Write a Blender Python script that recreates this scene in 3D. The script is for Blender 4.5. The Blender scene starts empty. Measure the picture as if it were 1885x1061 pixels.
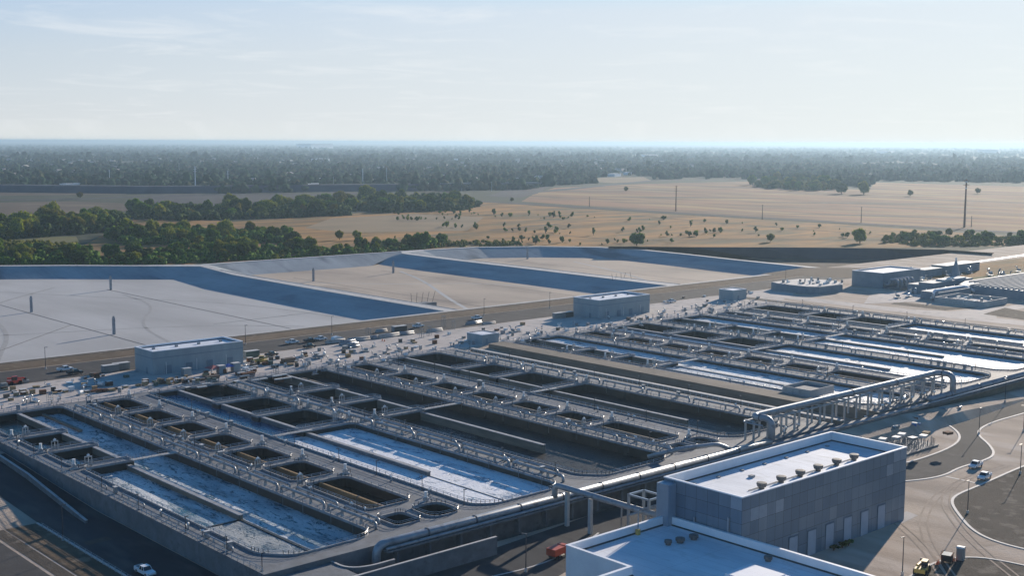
HAZE = 7.5e-5
import bpy, math, random
import numpy as np
from mathutils import Vector, Matrix, noise as mnoise
from mathutils.geometry import tessellate_polygon
rnd = random.Random(7)
S = bpy.context.scene
COL = S.collection
HC = 85.0
# ---------------------------------------------------------------- camera
FPX = 2262.0; PITCH = .118489; ROLL = .003883; YAW = .835806
cp, sp = math.cos(PITCH), math.sin(PITCH)
CF = Vector((cp*math.cos(YAW), cp*math.sin(YAW), -sp))
R0 = Vector((math.sin(YAW), -math.cos(YAW), 0)); U0 = R0.cross(CF)
CR = math.cos(ROLL)*R0 + math.sin(ROLL)*U0
CU = -math.sin(ROLL)*R0 + math.cos(ROLL)*U0
def G(x, y, z=0.0):
    """survey helper: where the sight line of a photo point meets the level z"""
    d = CF*FPX + CR*(x-942.5) - CU*(y-530.5)
    t = (z-HC)/d.z
    return Vector((d.x*t, d.y*t, z))
cam = bpy.data.cameras.new('camera'); co = bpy.data.objects.new('camera', cam); COL.objects.link(co)
co.matrix_world = Matrix(((CR.x, CU.x, -CF.x, 0), (CR.y, CU.y, -CF.y, 0), (CR.z, CU.z, -CF.z, HC), (0, 0, 0, 1)))
cam.sensor_width = 36; cam.lens = FPX/1885*36; cam.clip_start = 1; cam.clip_end = 400000
S.camera = co
# ---------------------------------------------------------------- light
SAZ = math.radians(19.0); SEL = math.radians(14.5)
sd = Vector((math.cos(SEL)*math.cos(SAZ), math.cos(SEL)*math.sin(SAZ), math.sin(SEL)))
sl = bpy.data.lights.new('sun', 'SUN'); so = bpy.data.objects.new('sun', sl); COL.objects.link(so)
sl.energy = 5.0; sl.angle = math.radians(.53); sl.color = (1, .87, .73)
so.rotation_euler = sd.to_track_quat('Z', 'Y').to_euler(); so.location = (0, 0, 300)
W = bpy.data.worlds.new('World'); S.world = W; W.use_nodes = True
nt = W.node_tree; nt.nodes.clear()
out = nt.nodes.new('ShaderNodeOutputWorld'); bg = nt.nodes.new('ShaderNodeBackground')
sky = nt.nodes.new('ShaderNodeTexSky'); sky.sky_type = 'NISHITA'; sky.sun_disc = False
sky.sun_elevation = SEL; sky.sun_rotation = math.atan2(sd.x, sd.y)
sky.altitude = 50; sky.air_density = 1.3; sky.dust_density = 0.3; sky.ozone_density = 5.0
bg.inputs[1].default_value = .075
# thin high cloud veil, thickest low over the horizon, with a few wisps higher up
tc = nt.nodes.new('ShaderNodeTexCoord'); sx = nt.nodes.new('ShaderNodeSeparateXYZ')
nt.links.new(tc.outputs['Generated'], sx.inputs[0])
dv = nt.nodes.new('ShaderNodeVectorMath'); dv.operation = 'DIVIDE'
cmb = nt.nodes.new('ShaderNodeCombineXYZ')
mx = nt.nodes.new('ShaderNodeMath'); mx.operation = 'MAXIMUM'; mx.inputs[1].default_value = .015
nt.links.new(sx.outputs[2], mx.inputs[0])
ad = nt.nodes.new('ShaderNodeMath'); ad.operation = 'ADD'; ad.inputs[1].default_value = .04
nt.links.new(mx.outputs[0], ad.inputs[0])
for k in range(3): nt.links.new(ad.outputs[0], cmb.inputs[k])
rot = nt.nodes.new('ShaderNodeVectorRotate'); rot.rotation_type = 'Z_AXIS'; rot.inputs['Angle'].default_value = 2.2
nt.links.new(tc.outputs['Generated'], rot.inputs['Vector']); nt.links.new(rot.outputs[0], dv.inputs[0]); nt.links.new(cmb.outputs[0], dv.inputs[1])
nz = nt.nodes.new('ShaderNodeTexNoise'); nz.inputs['Scale'].default_value = 1.1; nz.inputs['Detail'].default_value = 8
nz.inputs['Distortion'].default_value = .6; nz.inputs['Roughness'].default_value = .62
nt.links.new(dv.outputs[0], nz.inputs['Vector'])
mr = nt.nodes.new('ShaderNodeMapRange'); mr.inputs[1].default_value = .52; mr.inputs[2].default_value = .78
mr.inputs[3].default_value = 0; mr.inputs[4].default_value = .55
nt.links.new(nz.outputs[0], mr.inputs[0])
veil = nt.nodes.new('ShaderNodeMapRange'); veil.inputs[1].default_value = .10; veil.inputs[2].default_value = .155
veil.inputs[3].default_value = .94; veil.inputs[4].default_value = .0; veil.interpolation_type = 'SMOOTHSTEP'
nt.links.new(sx.outputs[2], veil.inputs[0])
cl = nt.nodes.new('ShaderNodeMath'); cl.operation = 'ADD'; cl.use_clamp = True
nt.links.new(mr.outputs[0], cl.inputs[0]); nt.links.new(veil.outputs[0], cl.inputs[1])
mix = nt.nodes.new('ShaderNodeMix'); mix.data_type = 'RGBA'
hr = nt.nodes.new('ShaderNodeValToRGB'); hm = nt.nodes.new('ShaderNodeMapRange'); hm.inputs[1].default_value = 0; hm.inputs[2].default_value = .15
nt.links.new(sx.outputs[2], hm.inputs[0]); nt.links.new(hm.outputs[0], hr.inputs[0])
E_ = hr.color_ramp.elements; E_[0].position = 0; E_[0].color = (.80, .82, .81, 1); E_[1].position = 1; E_[1].color = (.38, .57, .83, 1)
e = E_.new(.12); e.color = (.70, .735, .77, 1); e = E_.new(.45); e.color = (.60, .675, .76, 1)
sdn = nt.nodes.new('ShaderNodeVectorMath'); sdn.operation = 'DOT_PRODUCT'; sdn.inputs[1].default_value = (math.cos(SAZ), math.sin(SAZ), 0)
nt.links.new(tc.outputs['Generated'], sdn.inputs[0])
sm = nt.nodes.new('ShaderNodeMapRange'); sm.inputs[1].default_value = .60; sm.inputs[2].default_value = 1.0; sm.inputs[3].default_value = 0; sm.inputs[4].default_value = .8
nt.links.new(sdn.outputs['Value'], sm.inputs[0])
sw = nt.nodes.new('ShaderNodeMix'); sw.data_type = 'RGBA'; sw.inputs['B'].default_value = (.86, .89, .92, 1)
nt.links.new(sm.outputs[0], sw.inputs[0]); nt.links.new(hr.outputs[0], sw.inputs['A'])
wisp = nt.nodes.new('ShaderNodeMix'); wisp.data_type = 'RGBA'; wisp.inputs['B'].default_value = (.92, .93, .95, 1)
nt.links.new(mr.outputs[0], wisp.inputs[0]); nt.links.new(sw.outputs['Result'], wisp.inputs['A'])
scl = nt.nodes.new('ShaderNodeVectorMath'); scl.operation = 'SCALE'; scl.inputs['Scale'].default_value = 1/(.075*1.52)
nt.links.new(wisp.outputs['Result'], scl.inputs[0]); nt.links.new(scl.outputs[0], mix.inputs['B'])
nt.links.new(veil.outputs[0], mix.inputs[0]); tint = nt.nodes.new('ShaderNodeVectorMath'); tint.operation = 'MULTIPLY'; tint.inputs[1].default_value = (.56, 1.0, 1.26)
nt.links.new(sky.outputs[0], tint.inputs[0]); nt.links.new(tint.outputs[0], mix.inputs['A'])
nt.links.new(mix.outputs['Result'], bg.inputs[0]); nt.links.new(bg.outputs[0], out.inputs[0])
vs = S.view_settings; vs.view_transform = 'Standard'; vs.look = 'None'; vs.exposure = 0.62; vs.gamma = 1; vs.use_curve_mapping = False
cy = S.cycles; cy.use_denoising = True; cy.max_bounces = 6; cy.diffuse_bounces = 3; cy.glossy_bounces = 3
cy.volume_bounces = 0; cy.transmission_bounces = 3; cy.transparent_max_bounces = 6; cy.sample_clamp_indirect = 4
cy.use_adaptive_sampling = True; cy.adaptive_threshold = .02
try: cy.denoiser = 'OPENIMAGEDENOISE'
except Exception: pass
# ---------------------------------------------------------------- materials
MATS = {}
def mat(name, col, col2=None, rough=.8, metal=0., scale=.3, lo=.35, hi=.65, bump=0., bscale=2., spec=.5, detail=6, rand=0., stretch=None, col3=None, s3=3., seam=None, amt3=1., lo3=.55, hi3=.68):
    m = bpy.data.materials.new(name); m.use_nodes = True; MATS[name] = m
    n = m.node_tree.nodes; L = m.node_tree.links; b = n['Principled BSDF']
    b.inputs['Roughness'].default_value = rough; b.inputs['Metallic'].default_value = metal
    b.inputs['Specular IOR Level'].default_value = spec if rough < .84 else .08
    g = n.new('ShaderNodeNewGeometry'); vec = g.outputs['Position']
    if stretch:
        mp = n.new('ShaderNodeMapping'); mp.inputs['Scale'].default_value = stretch; L.new(vec, mp.inputs[0]); vec = mp.outputs[0]
    c = None
    if col2 is None: col2 = tuple(x*.8 for x in col)
    tn = n.new('ShaderNodeTexNoise'); tn.inputs['Scale'].default_value = scale; tn.inputs['Detail'].default_value = detail
    tn.inputs['Roughness'].default_value = .6
    L.new(vec, tn.inputs['Vector'])
    r = n.new('ShaderNodeMapRange'); r.inputs[1].default_value = lo; r.inputs[2].default_value = hi; L.new(tn.outputs[0], r.inputs[0])
    mx = n.new('ShaderNodeMix'); mx.data_type = 'RGBA'; mx.inputs['A'].default_value = (*col, 1); mx.inputs['B'].default_value = (*col2, 1)
    L.new(r.outputs[0], mx.inputs[0]); c = mx.outputs['Result']
    if col3:
        t3 = n.new('ShaderNodeTexNoise'); t3.inputs['Scale'].default_value = s3; t3.inputs['Detail'].default_value = 4; L.new(vec, t3.inputs['Vector'])
        r3 = n.new('ShaderNodeMapRange'); r3.inputs[1].default_value = lo3; r3.inputs[2].default_value = hi3; r3.inputs[4].default_value = amt3; L.new(t3.outputs[0], r3.inputs[0])
        m3 = n.new('ShaderNodeMix'); m3.data_type = 'RGBA'; m3.inputs['B'].default_value = (*col3, 1)
        L.new(r3.outputs[0], m3.inputs[0]); L.new(c, m3.inputs['A']); c = m3.outputs['Result']
    if seam:
        sxx = n.new('ShaderNodeSeparateXYZ'); L.new(g.outputs['Position'], sxx.inputs[0]); prev = None
        for ax, per, wd in seam[:-1]:
            dvv = n.new('ShaderNodeMath'); dvv.operation = 'DIVIDE'; dvv.inputs[1].default_value = per; L.new(sxx.outputs[ax], dvv.inputs[0])
            fr = n.new('ShaderNodeMath'); fr.operation = 'FRACT'; L.new(dvv.outputs[0], fr.inputs[0])
            lt = n.new('ShaderNodeMath'); lt.operation = 'LESS_THAN'; lt.inputs[1].default_value = wd/per; L.new(fr.outputs[0], lt.inputs[0])
            if prev:
                mxx = n.new('ShaderNodeMath'); mxx.operation = 'MAXIMUM'; L.new(prev, mxx.inputs[0]); L.new(lt.outputs[0], mxx.inputs[1]); prev = mxx.outputs[0]
            else: prev = lt.outputs[0]
        sc_ = n.new('ShaderNodeMath'); sc_.operation = 'MULTIPLY'; sc_.inputs[1].default_value = seam[-1]; L.new(prev, sc_.inputs[0])
        ms_ = n.new('ShaderNodeMix'); ms_.data_type = 'RGBA'; ms_.inputs['B'].default_value = (.08, .08, .08, 1)
        L.new(sc_.outputs[0], ms_.inputs[0]); L.new(c, ms_.inputs['A']); c = ms_.outputs['Result']
    if rand:
        oi = n.new('ShaderNodeObjectInfo'); hs = n.new('ShaderNodeHueSaturation')
        ra = n.new('ShaderNodeMapRange'); ra.inputs[3].default_value = 1-rand; ra.inputs[4].default_value = 1+rand
        L.new(oi.outputs['Random'], ra.inputs[0]); L.new(ra.outputs[0], hs.inputs['Value']); 
        rb = n.new('ShaderNodeMapRange'); rb.inputs[3].default_value = .5-rand*.07; rb.inputs[4].default_value = .5+rand*.05
        L.new(oi.outputs['Random'], rb.inputs[0]); L.new(rb.outputs[0], hs.inputs['Hue'])
        L.new(c, hs.inputs['Color']); c = hs.outputs[0]
    L.new(c, b.inputs['Base Color'])
    if name.startswith('foliage'):
        tr = n.new('ShaderNodeBsdfTranslucent'); ms = n.new('ShaderNodeMixShader'); ms.inputs[0].default_value = .32
        cg = n.new('ShaderNodeMix'); cg.data_type = 'RGBA'; cg.blend_type = 'MULTIPLY'; cg.inputs[0].default_value = 1; cg.inputs['B'].default_value = (1.7, 1.75, .8, 1)
        L.new(c, cg.inputs['A']); L.new(cg.outputs['Result'], tr.inputs['Color']); om = [q for q in n if q.type == 'OUTPUT_MATERIAL'][0]
        L.new(b.outputs[0], ms.inputs[1]); L.new(tr.outputs[0], ms.inputs[2]); L.new(ms.outputs[0], om.inputs['Surface'])
    if bump:
        tb = n.new('ShaderNodeTexNoise'); tb.inputs['Scale'].default_value = bscale; tb.inputs['Detail'].default_value = 5; L.new(vec, tb.inputs['Vector'])
        bp = n.new('ShaderNodeBump'); bp.inputs['Strength'].default_value = bump; bp.inputs['Distance'].default_value = .3
        L.new(tb.outputs[0], bp.inputs['Height']); L.new(bp.outputs[0], b.inputs['Normal'])
    return m
def water(name, foam, base=(.008, .03, .045), seedv=0, fcol=(.72, .72, .70), rough=.12, stretch=(.5, .16, 1), fine=1.):
    m = bpy.data.materials.new(name); m.use_nodes = True; MATS[name] = m
    n = m.node_tree.nodes; L = m.node_tree.links; b = n['Principled BSDF']
    g = n.new('ShaderNodeNewGeometry'); mp = n.new('ShaderNodeMapping'); mp.inputs['Scale'].default_value = stretch
    mp.inputs['Location'].default_value = (seedv, seedv*.7, 0); L.new(g.outputs['Position'], mp.inputs[0])
    w = n.new('ShaderNodeTexNoise'); w.inputs['Scale'].default_value = 1.; w.inputs['Detail'].default_value = 9; w.inputs['Roughness'].default_value = .7
    w.inputs['Distortion'].default_value = 1.4; L.new(mp.outputs[0], w.inputs['Vector'])
    w2 = n.new('ShaderNodeTexNoise'); w2.inputs['Scale'].default_value = .35; w2.inputs['Detail'].default_value = 3; L.new(mp.outputs[0], w2.inputs['Vector'])
    wf = n.new('ShaderNodeTexNoise'); wf.inputs['Scale'].default_value = 1.6; wf.inputs['Detail'].default_value = 6; wf.inputs['Roughness'].default_value = .7; L.new(g.outputs['Position'], wf.inputs['Vector'])
    wq = n.new('ShaderNodeMath'); wq.operation = 'MULTIPLY_ADD'; wq.inputs[1].default_value = .34; wq.inputs[2].default_value = -.17; L.new(wf.outputs[0], wq.inputs[0])
    wa = n.new('ShaderNodeMath'); wa.operation = 'ADD'; L.new(w.outputs[0], wa.inputs[0]); L.new(wq.outputs[0], wa.inputs[1])
    # streaks where the warped noise crosses its middle value
    sb = n.new('ShaderNodeMath'); sb.operation = 'SUBTRACT'; sb.inputs[1].default_value = .5; L.new(wa.outputs[0], sb.inputs[0])
    ab = n.new('ShaderNodeMath'); ab.operation = 'ABSOLUTE'; L.new(sb.outputs[0], ab.inputs[0])
    r = n.new('ShaderNodeMapRange'); r.inputs[1].default_value = .015+.16*foam; r.inputs[2].default_value = 0.0; L.new(ab.outputs[0], r.inputs[0])
    r2 = n.new('ShaderNodeMapRange'); r2.inputs[1].default_value = .62-foam*.45; r2.inputs[2].default_value = .75-foam*.3; L.new(w2.outputs[0], r2.inputs[0])
    ml = n.new('ShaderNodeMath'); ml.operation = 'MULTIPLY'; L.new(r.outputs[0], ml.inputs[0]); L.new(r2.outputs[0], ml.inputs[1])
    r3 = n.new('ShaderNodeMapRange'); r3.inputs[1].default_value = .64-foam*.5; r3.inputs[2].default_value = .92-foam*.38; L.new(wa.outputs[0], r3.inputs[0])
    a = n.new('ShaderNodeMath'); a.operation = 'ADD'; a.use_clamp = True; L.new(ml.outputs[0], a.inputs[0]); L.new(r3.outputs[0], a.inputs[1])
    mx = n.new('ShaderNodeMix'); mx.data_type = 'RGBA'; mx.inputs['A'].default_value = (*base, 1); mx.inputs['B'].default_value = (*fcol, 1)
    L.new(a.outputs[0], mx.inputs[0]); L.new(mx.outputs['Result'], b.inputs['Base Color'])
    rr = n.new('ShaderNodeMapRange'); rr.inputs[3].default_value = rough; rr.inputs[4].default_value = .55; L.new(a.outputs[0], rr.inputs[0]); L.new(rr.outputs[0], b.inputs['Roughness'])
    tb = n.new('ShaderNodeTexNoise'); tb.inputs['Scale'].default_value = 1.3*fine; tb.inputs['Detail'].default_value = 6; L.new(g.outputs['Position'], tb.inputs['Vector'])
    ba = n.new('ShaderNodeMath'); ba.operation = 'ADD'; L.new(tb.outputs[0], ba.inputs[0]); L.new(a.outputs[0], ba.inputs[1])
    bp = n.new('ShaderNodeBump'); bp.inputs['Strength'].default_value = .5; bp.inputs['Distance'].default_value = .35
    L.new(ba.outputs[0], bp.inputs['Height']); L.new(bp.outputs[0], b.inputs['Normal'])
    b.inputs['IOR'].default_value = 1.33
    return m
mat('rim', (.33, .34, .355), (.23, .24, .255), scale=.4, rough=.8, col3=(.2, .2, .2), s3=.9)
mat('rail', (.55, .56, .57), rough=.45, metal=.2)
mat('vent_brown', (.15, .14, .13), (.10, .095, .09), rough=.7, scale=1)
mat('concrete', (.175, .185, .195), (.115, .122, .13), scale=.25, bump=.15, col3=(.12, .122, .125), s3=.6)
mat('concrete_light', (.48, .46, .43), (.38, .365, .345), scale=.15, bump=.1, col3=(.33, .315, .3), s3=.5)
mat('concrete_wet_shaded', (.018, .017, .014), (.042, .036, .026), scale=.2, rough=.5, col3=(.03, .033, .03), s3=.12)  # wet stained walls, darkened further to paint the shade inside the pits
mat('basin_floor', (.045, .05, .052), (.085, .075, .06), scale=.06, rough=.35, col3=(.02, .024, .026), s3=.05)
mat('brown_wall', (.34, .225, .12), (.20, .135, .075), scale=.25, rough=.85, stretch=(1, .4, 3))
mat('tan_wall', (.27, .225, .175), (.18, .155, .125), scale=.2, rough=.85, stretch=(1, .4, 3), bump=.2)
mat('pipe', (.33, .355, .38), (.25, .27, .29), rough=.46, metal=.25, scale=.4, col3=(.18, .19, .2), s3=.5)
mat('pipe_band', (.12, .13, .15), rough=.5, metal=.4)
mat('steel', (.45, .47, .49), (.36, .38, .4), rough=.38, metal=.6)
mat('dark_steel', (.05, .055, .065), rough=.5, metal=.3)
mat('white_paint', (.78, .78, .76), (.68, .68, .66), rough=.35, scale=1.2)
mat('grey_equipment', (.25, .27, .28), (.16, .17, .18), rough=.5, scale=.8)
mat('roof_white', (.74, .76, .78), (.58, .605, .635), rough=.7, scale=.14, bump=.05, stretch=(1, .35, 1), col3=(.52, .53, .53), s3=.5, seam=[(0, 3.05, .09), (1, 15., .09), .35], lo3=.58, hi3=.75)
mat('parapet_white', (.82, .83, .84), (.74, .75, .77), rough=.6, scale=.3)
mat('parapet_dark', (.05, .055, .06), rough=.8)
for i, c in enumerate([(.165, .232, .30), (.18, .248, .312), (.198, .264, .328), (.148, .212, .278), (.225, .29, .35)]):
    mat('cladding_%d' % i, c, tuple(x*.88 for x in c), rough=.42, metal=.25, scale=.5, stretch=(1, 1, .2))
mat('cladding_pale', (.29, .35, .41), (.255, .31, .37), rough=.45, metal=.1, scale=.5)
mat('door_pale', (.33, .39, .46), (.28, .34, .41), rough=.5)
mat('wall_teal', (.30, .36, .38), (.25, .305, .325), rough=.7, scale=.3, stretch=(1, 1, .3))
mat('wall_teal_dark', (.19, .245, .285), (.15, .20, .235), rough=.7)
mat('asphalt', (.07, .07, .07), (.043, .044, .047), scale=.08, rough=.9, col3=(.12, .112, .10), s3=.12, stretch=(1, .3, 1), lo3=.5, hi3=.72, detail=9)
mat('gravel', (.47, .375, .29), (.32, .255, .20), scale=.07, rough=.95, bump=.4, col3=(.52, .44, .365), s3=.1, stretch=(1, .35, 1), detail=9, lo=.4, hi=.62, lo3=.5, hi3=.7)
mat('plaza', (.54, .48, .43), (.43, .385, .345), scale=.05, rough=.9, bump=.15, col3=(.35, .325, .30), s3=.2)
mat('road_dark', (.085, .08, .076), (.062, .06, .058), scale=.06, rough=.95, bump=.2, col3=(.10, .094, .088), s3=.15)
mat('soil', (.105, .088, .07), (.07, .06, .05), scale=.1, rough=1, bump=.5, col3=(.17, .145, .115), s3=.3)
mat('berm_soil', (.165, .12, .08), (.10, .076, .053), scale=.05, rough=1, bump=.4, col3=(.20, .155, .11), s3=.3)
mat('kerb', (.52, .49, .45), (.44, .42, .39), rough=.8)
mat('lagoon_lining', (.50, .485, .46), (.40, .385, .365), scale=.016, rough=.85, col3=(.31, .295, .275), s3=.02, stretch=(1, .4, 1), detail=10, seam=[(0, 7., .22), (1, 46, .3), .12], amt3=.55, lo3=.5, hi3=.75)
mat('lagoon_lining_warm', (.52, .42, .32), (.38, .31, .245), scale=.02, rough=.85, col3=(.22, .185, .155), s3=.016, stretch=(1, .5, 1), detail=10, seam=[(0, 7., .22), .12], lo3=.52, hi3=.72)
mat('lining_slope', (.40, .42, .42), (.28, .30, .31), scale=.05, rough=.85, stretch=(1, .3, 1), col3=(.17, .19, .2), s3=.04, seam=[(0, 7., .3), (1, 7., .3), .18], detail=9)
mat('joint', (.16, .15, .14), rough=.9)
mat('dark_earth', (.075, .07, .07), (.05, .048, .05), scale=.01, rough=1)
mat('dirt_slope_shaded', (.055, .068, .09), (.038, .048, .066), scale=.03, rough=1, bump=.3)  # blue-dark tone paints the shaded side of the earth banks
mat('dry_grass', (.38, .19, .055), (.17, .10, .034), scale=.012, rough=1, col3=(.11, .095, .042), s3=.022, stretch=(.5, 1.6, 1), detail=10, lo=.4, hi=.6, lo3=.5, hi3=.7)
mat('pink_field', (.29, .15, .075), (.145, .088, .052), scale=.010, rough=1, col3=(.36, .23, .10), s3=.008, stretch=(1.6, .35, 1), detail=10, lo=.42, hi=.58, lo3=.5, hi3=.66)
mat('brown_field', (.13, .095, .068), (.09, .07, .05), scale=.01, rough=1, col3=(.16, .12, .08), s3=.008)
mat('pale_field', (.28, .20, .115), (.21, .155, .09), scale=.01, rough=1)
mat('green_field', (.10, .12, .045), (.16, .14, .06), scale=.02, rough=1)
mat('country', (.035, .048, .026), (.06, .065, .04), scale=.0016, rough=1, col3=(.11, .095, .06), s3=.0012, detail=10)
for i, (a, b_) in enumerate([((.135, .215, .020), (.015, .036, .006)), ((.30, .29, .03), (.03, .052, .008)), ((.085, .155, .02), (.012, .030, .006)), ((.30, .26, .035), (.08, .09, .014))]):
    mat('foliage_%d' % i, a, b_, rough=.85, scale=.8, lo=.3, hi=.7, rand=.35, spec=.2)  # sunlit highlights and leaf shadows painted as the pale and deep tones
mat('foliage_far', (.032, .082, .040), (.008, .026, .018), rough=.95, scale=.03, lo=.4, hi=.6, spec=.1, col3=(.085, .09, .045), s3=.012)
mat('bark', (.10, .075, .055), rough=.95)
mat('tyre', (.02, .02, .02), rough=.9)
mat('glass_dark', (.02, .03, .04), rough=.08, spec=.8)
mat('truck_white', (.80, .80, .80), (.74, .74, .74), rough=.28)
mat('truck_black', (.03, .032, .036), rough=.3)
mat('red_paint', (.55, .05, .03), (.42, .04, .025), rough=.4)
mat('orange_red', (.52, .075, .03), rough=.5)
mat('yellow_paint', (.62, .42, .10), (.5, .34, .08), rough=.5)
mat('blue_paint', (.05, .13, .42), (.04, .10, .34), rough=.5)
mat('canopy_red', (.45, .13, .12), rough=.8)
mat('timber', (.40, .29, .17), (.28, .20, .12), rough=.9, scale=1.5)
mat('rust', (.20, .09, .05), (.12, .07, .05), rough=.9, scale=1)
mat('container', (.24, .25, .24), (.18, .19, .18), rough=.6)
mat('dumpster', (.10, .085, .07), rough=.7)
mat('pale_top', (.62, .60, .56), rough=.6)
mat('house_wall', (.42, .40, .36), rough=.9)
mat('house_roof', (.36, .33, .30), (.26, .24, .22), rough=.9, rand=.3)
mat('cone', (.7, .16, .05), rough=.6)
mat('skin', (.45, .28, .2), rough=.7)
mat('greenbox', (.07, .11, .09), rough=.6)
mat('lagoon_track', (.40, .385, .36), (.34, .325, .305), rough=.9)
mat('gravel_track', (.34, .27, .21), (.42, .335, .26), rough=.95, scale=.5)
water('water_streaked', .50, base=(.035, .115, .155), rough=.2)
water('water_grey_foam', .58, base=(.05, .09, .12), seedv=17, fcol=(.36, .37, .36), stretch=(.7, .3, 1))
water('water_foamy', .70, base=(.09, .19, .30), fcol=(.82, .81, .80), stretch=(.30, .10, 1), seedv=11)
water('water_right', .66, base=(.03, .07, .12), stretch=(.4, .12, 1), seedv=31, rough=.22)  # foam raised so its white stands in for sun glints
water('water_dark', .02, base=(.012, .016, .014), seedv=3)
water('water_blue', .15, base=(.02, .10, .18), seedv=5)
water('water_shallow', .03, base=(.03, .028, .026), seedv=9, stretch=(.15, .05, 1), rough=.45)
MATS['water_shallow'].node_tree.nodes['Principled BSDF'].inputs['Specular IOR Level'].default_value = .22
# ---------------------------------------------------------------- mesh builder
class MB:
    def __init__(s): s.v = []; s.f = []; s.m = []; s.mats = []; s.cur = 0
    def mat(s, name):
        if name not in s.mats: s.mats.append(name)
        s.cur = s.mats.index(name); return s
    def add(s, vs, fs):
        o = len(s.v); s.v += [tuple(p) for p in vs]
        for f in fs: s.f.append([i+o for i in f]); s.m.append(s.cur)
        return s
    def box(s, x0, x1, y0, y1, z0, z1):
        return s.add([(x0, y0, z0), (x1, y0, z0), (x1, y1, z0), (x0, y1, z0), (x0, y0, z1), (x1, y0, z1), (x1, y1, z1), (x0, y1, z1)],
                     [(3, 2, 1, 0), (4, 5, 6, 7), (0, 1, 5, 4), (1, 2, 6, 5), (2, 3, 7, 6), (3, 0, 4, 7)])
    def prism(s, poly, z0, z1, bottom=True):
        n = len(poly); vs = [(p[0], p[1], z0) for p in poly]+[(p[0], p[1], z1) for p in poly]
        fs = [tuple(range(n, 2*n))]+[(i, (i+1) % n, (i+1) % n+n, i+n) for i in range(n)]
        if bottom: fs.append(tuple(range(n-1, -1, -1)))
        return s.add(vs, fs)
    def sheet(s, poly, z):
        t = tessellate_polygon([[Vector((p[0], p[1], 0)) for p in poly]])
        zz = z if callable(z) else (lambda x, y: z)
        fs = []
        for a in t:
            p, q, r = [poly[i] for i in a]
            fs.append(a if (q[0]-p[0])*(r[1]-p[1])-(q[1]-p[1])*(r[0]-p[0]) > 0 else a[::-1])
        return s.add([(p[0], p[1], zz(p[0], p[1])) for p in poly], fs)
    def profile(s, pts, axis, a0, a1):
        """extrude an outline (list of (h, z)) along axis 'x' or 'y'"""
        n = len(pts)
        if axis == 'y': A = [(p[0], a0, p[1]) for p in pts]; B = [(p[0], a1, p[1]) for p in pts]
        else: A = [(a0, p[0], p[1]) for p in pts]; B = [(a1, p[0], p[1]) for p in pts]
        return s.add(A+B, [tuple(range(n)), tuple(range(2*n-1, n-1, -1))]+[(i, i+n, (i+1) % n+n, (i+1) % n) for i in range(n)])
    def tube(s, pts, r, n=8, cap=True, rr=None):
        pts = [Vector(p) for p in pts]; rings = []
        for i, p in enumerate(pts):
            a = pts[max(i-1, 0)]; b = pts[min(i+1, len(pts)-1)]; d = (b-a).normalized()
            up = Vector((0, 0, 1)) if abs(d.z) < .9 else Vector((1, 0, 0))
            if i and rings: up = lastx
            x = (up - d*up.dot(d)).normalized(); lastx = x; y = d.cross(x)
            rad = rr[i] if rr else r
            rings.append([p + (x*math.cos(t)+y*math.sin(t))*rad for t in [2*math.pi*k/n for k in range(n)]])
        o = []; [o.extend(q) for q in rings]; fs = []
        for i in range(len(pts)-1):
            for k in range(n):
                fs.append((i*n+k, i*n+(k+1) % n, (i+1)*n+(k+1) % n, (i+1)*n+k))
        if cap: fs.append(tuple(range(n-1, -1, -1))); fs.append(tuple((len(pts)-1)*n+k for k in range(n)))
        return s.add(o, fs)
    def bend(s, corners, r, rad=2., n=10, seg=5):
        """pipe along a polyline with rounded elbows"""
        c = [Vector(p) for p in corners]; P = [c[0]]
        for i in range(1, len(c)-1):
            a = (c[i-1]-c[i]).normalized(); b = (c[i+1]-c[i]).normalized()
            d = min(rad, (c[i-1]-c[i]).length*.49, (c[i+1]-c[i]).length*.49)
            for k in range(seg+1):
                t = k/seg; P.append((c[i]+a*d)*(1-t)**2 + c[i]*2*t*(1-t) + (c[i]+b*d)*t*t)
        P.append(c[-1]); return s.tube(P, r, n)
    def build(s, name, m=None, parent=None, smooth=False, loc=None):
        me = bpy.data.meshes.new(name); me.from_pydata(s.v, [], s.f)
        names = s.mats or [m]
        for k in names: me.materials.append(MATS[k])
        if s.mats: me.polygons.foreach_set('material_index', s.m)
        if smooth: me.polygons.foreach_set('use_smooth', [True]*len(s.f))
        me.update()
        o = bpy.data.objects.new(name, me); COL.objects.link(o)
        if parent: o.parent = parent
        if loc is not None: o.location = loc
        return o
def tag(o, label, cat, group=None):
    o['label'] = label; o['category'] = cat
    if group: o['group'] = group
    return o
def struct(o): o['kind'] = 'structure'; return o
def thing(name, label, cat, loc=(0, 0, 0), rz=0., group=None):
    o = bpy.data.objects.new(name, None); COL.objects.link(o); o.location = loc; o.rotation_euler = (0, 0, rz)
    o.empty_display_size = .5
    return tag(o, label, cat, group)
def copytree(o, parent=None):
    c = o.copy(); COL.objects.link(c)
    if parent: c.parent = parent
    for ch in list(KIDS(o)): copytree(ch, c)
    return c
KD = {}
def KIDS(o): return [x for x in o.children]
def place(proto, loc, rz=0., label=None, cat=None, group=None, scale=1.):
    """first use moves the prototype itself, afterwards copies"""
    if not proto.get('_used'): o = proto; proto['_used'] = 1
    else:
        o = copytree(proto)
    if '_used' in o and o is not proto: del o['_used']
    o.location = loc; o.rotation_euler = (0, 0, rz)
    o.scale = scale if hasattr(scale, '__len__') else (scale,)*3
    if label: o['label'] = label
    if cat: o['category'] = cat
    if group: o['group'] = group
    return o
ORD = ['first', 'second', 'third', 'fourth', 'fifth', 'sixth', 'seventh', 'eighth', 'ninth', 'tenth', 'eleventh', 'twelfth']
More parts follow.
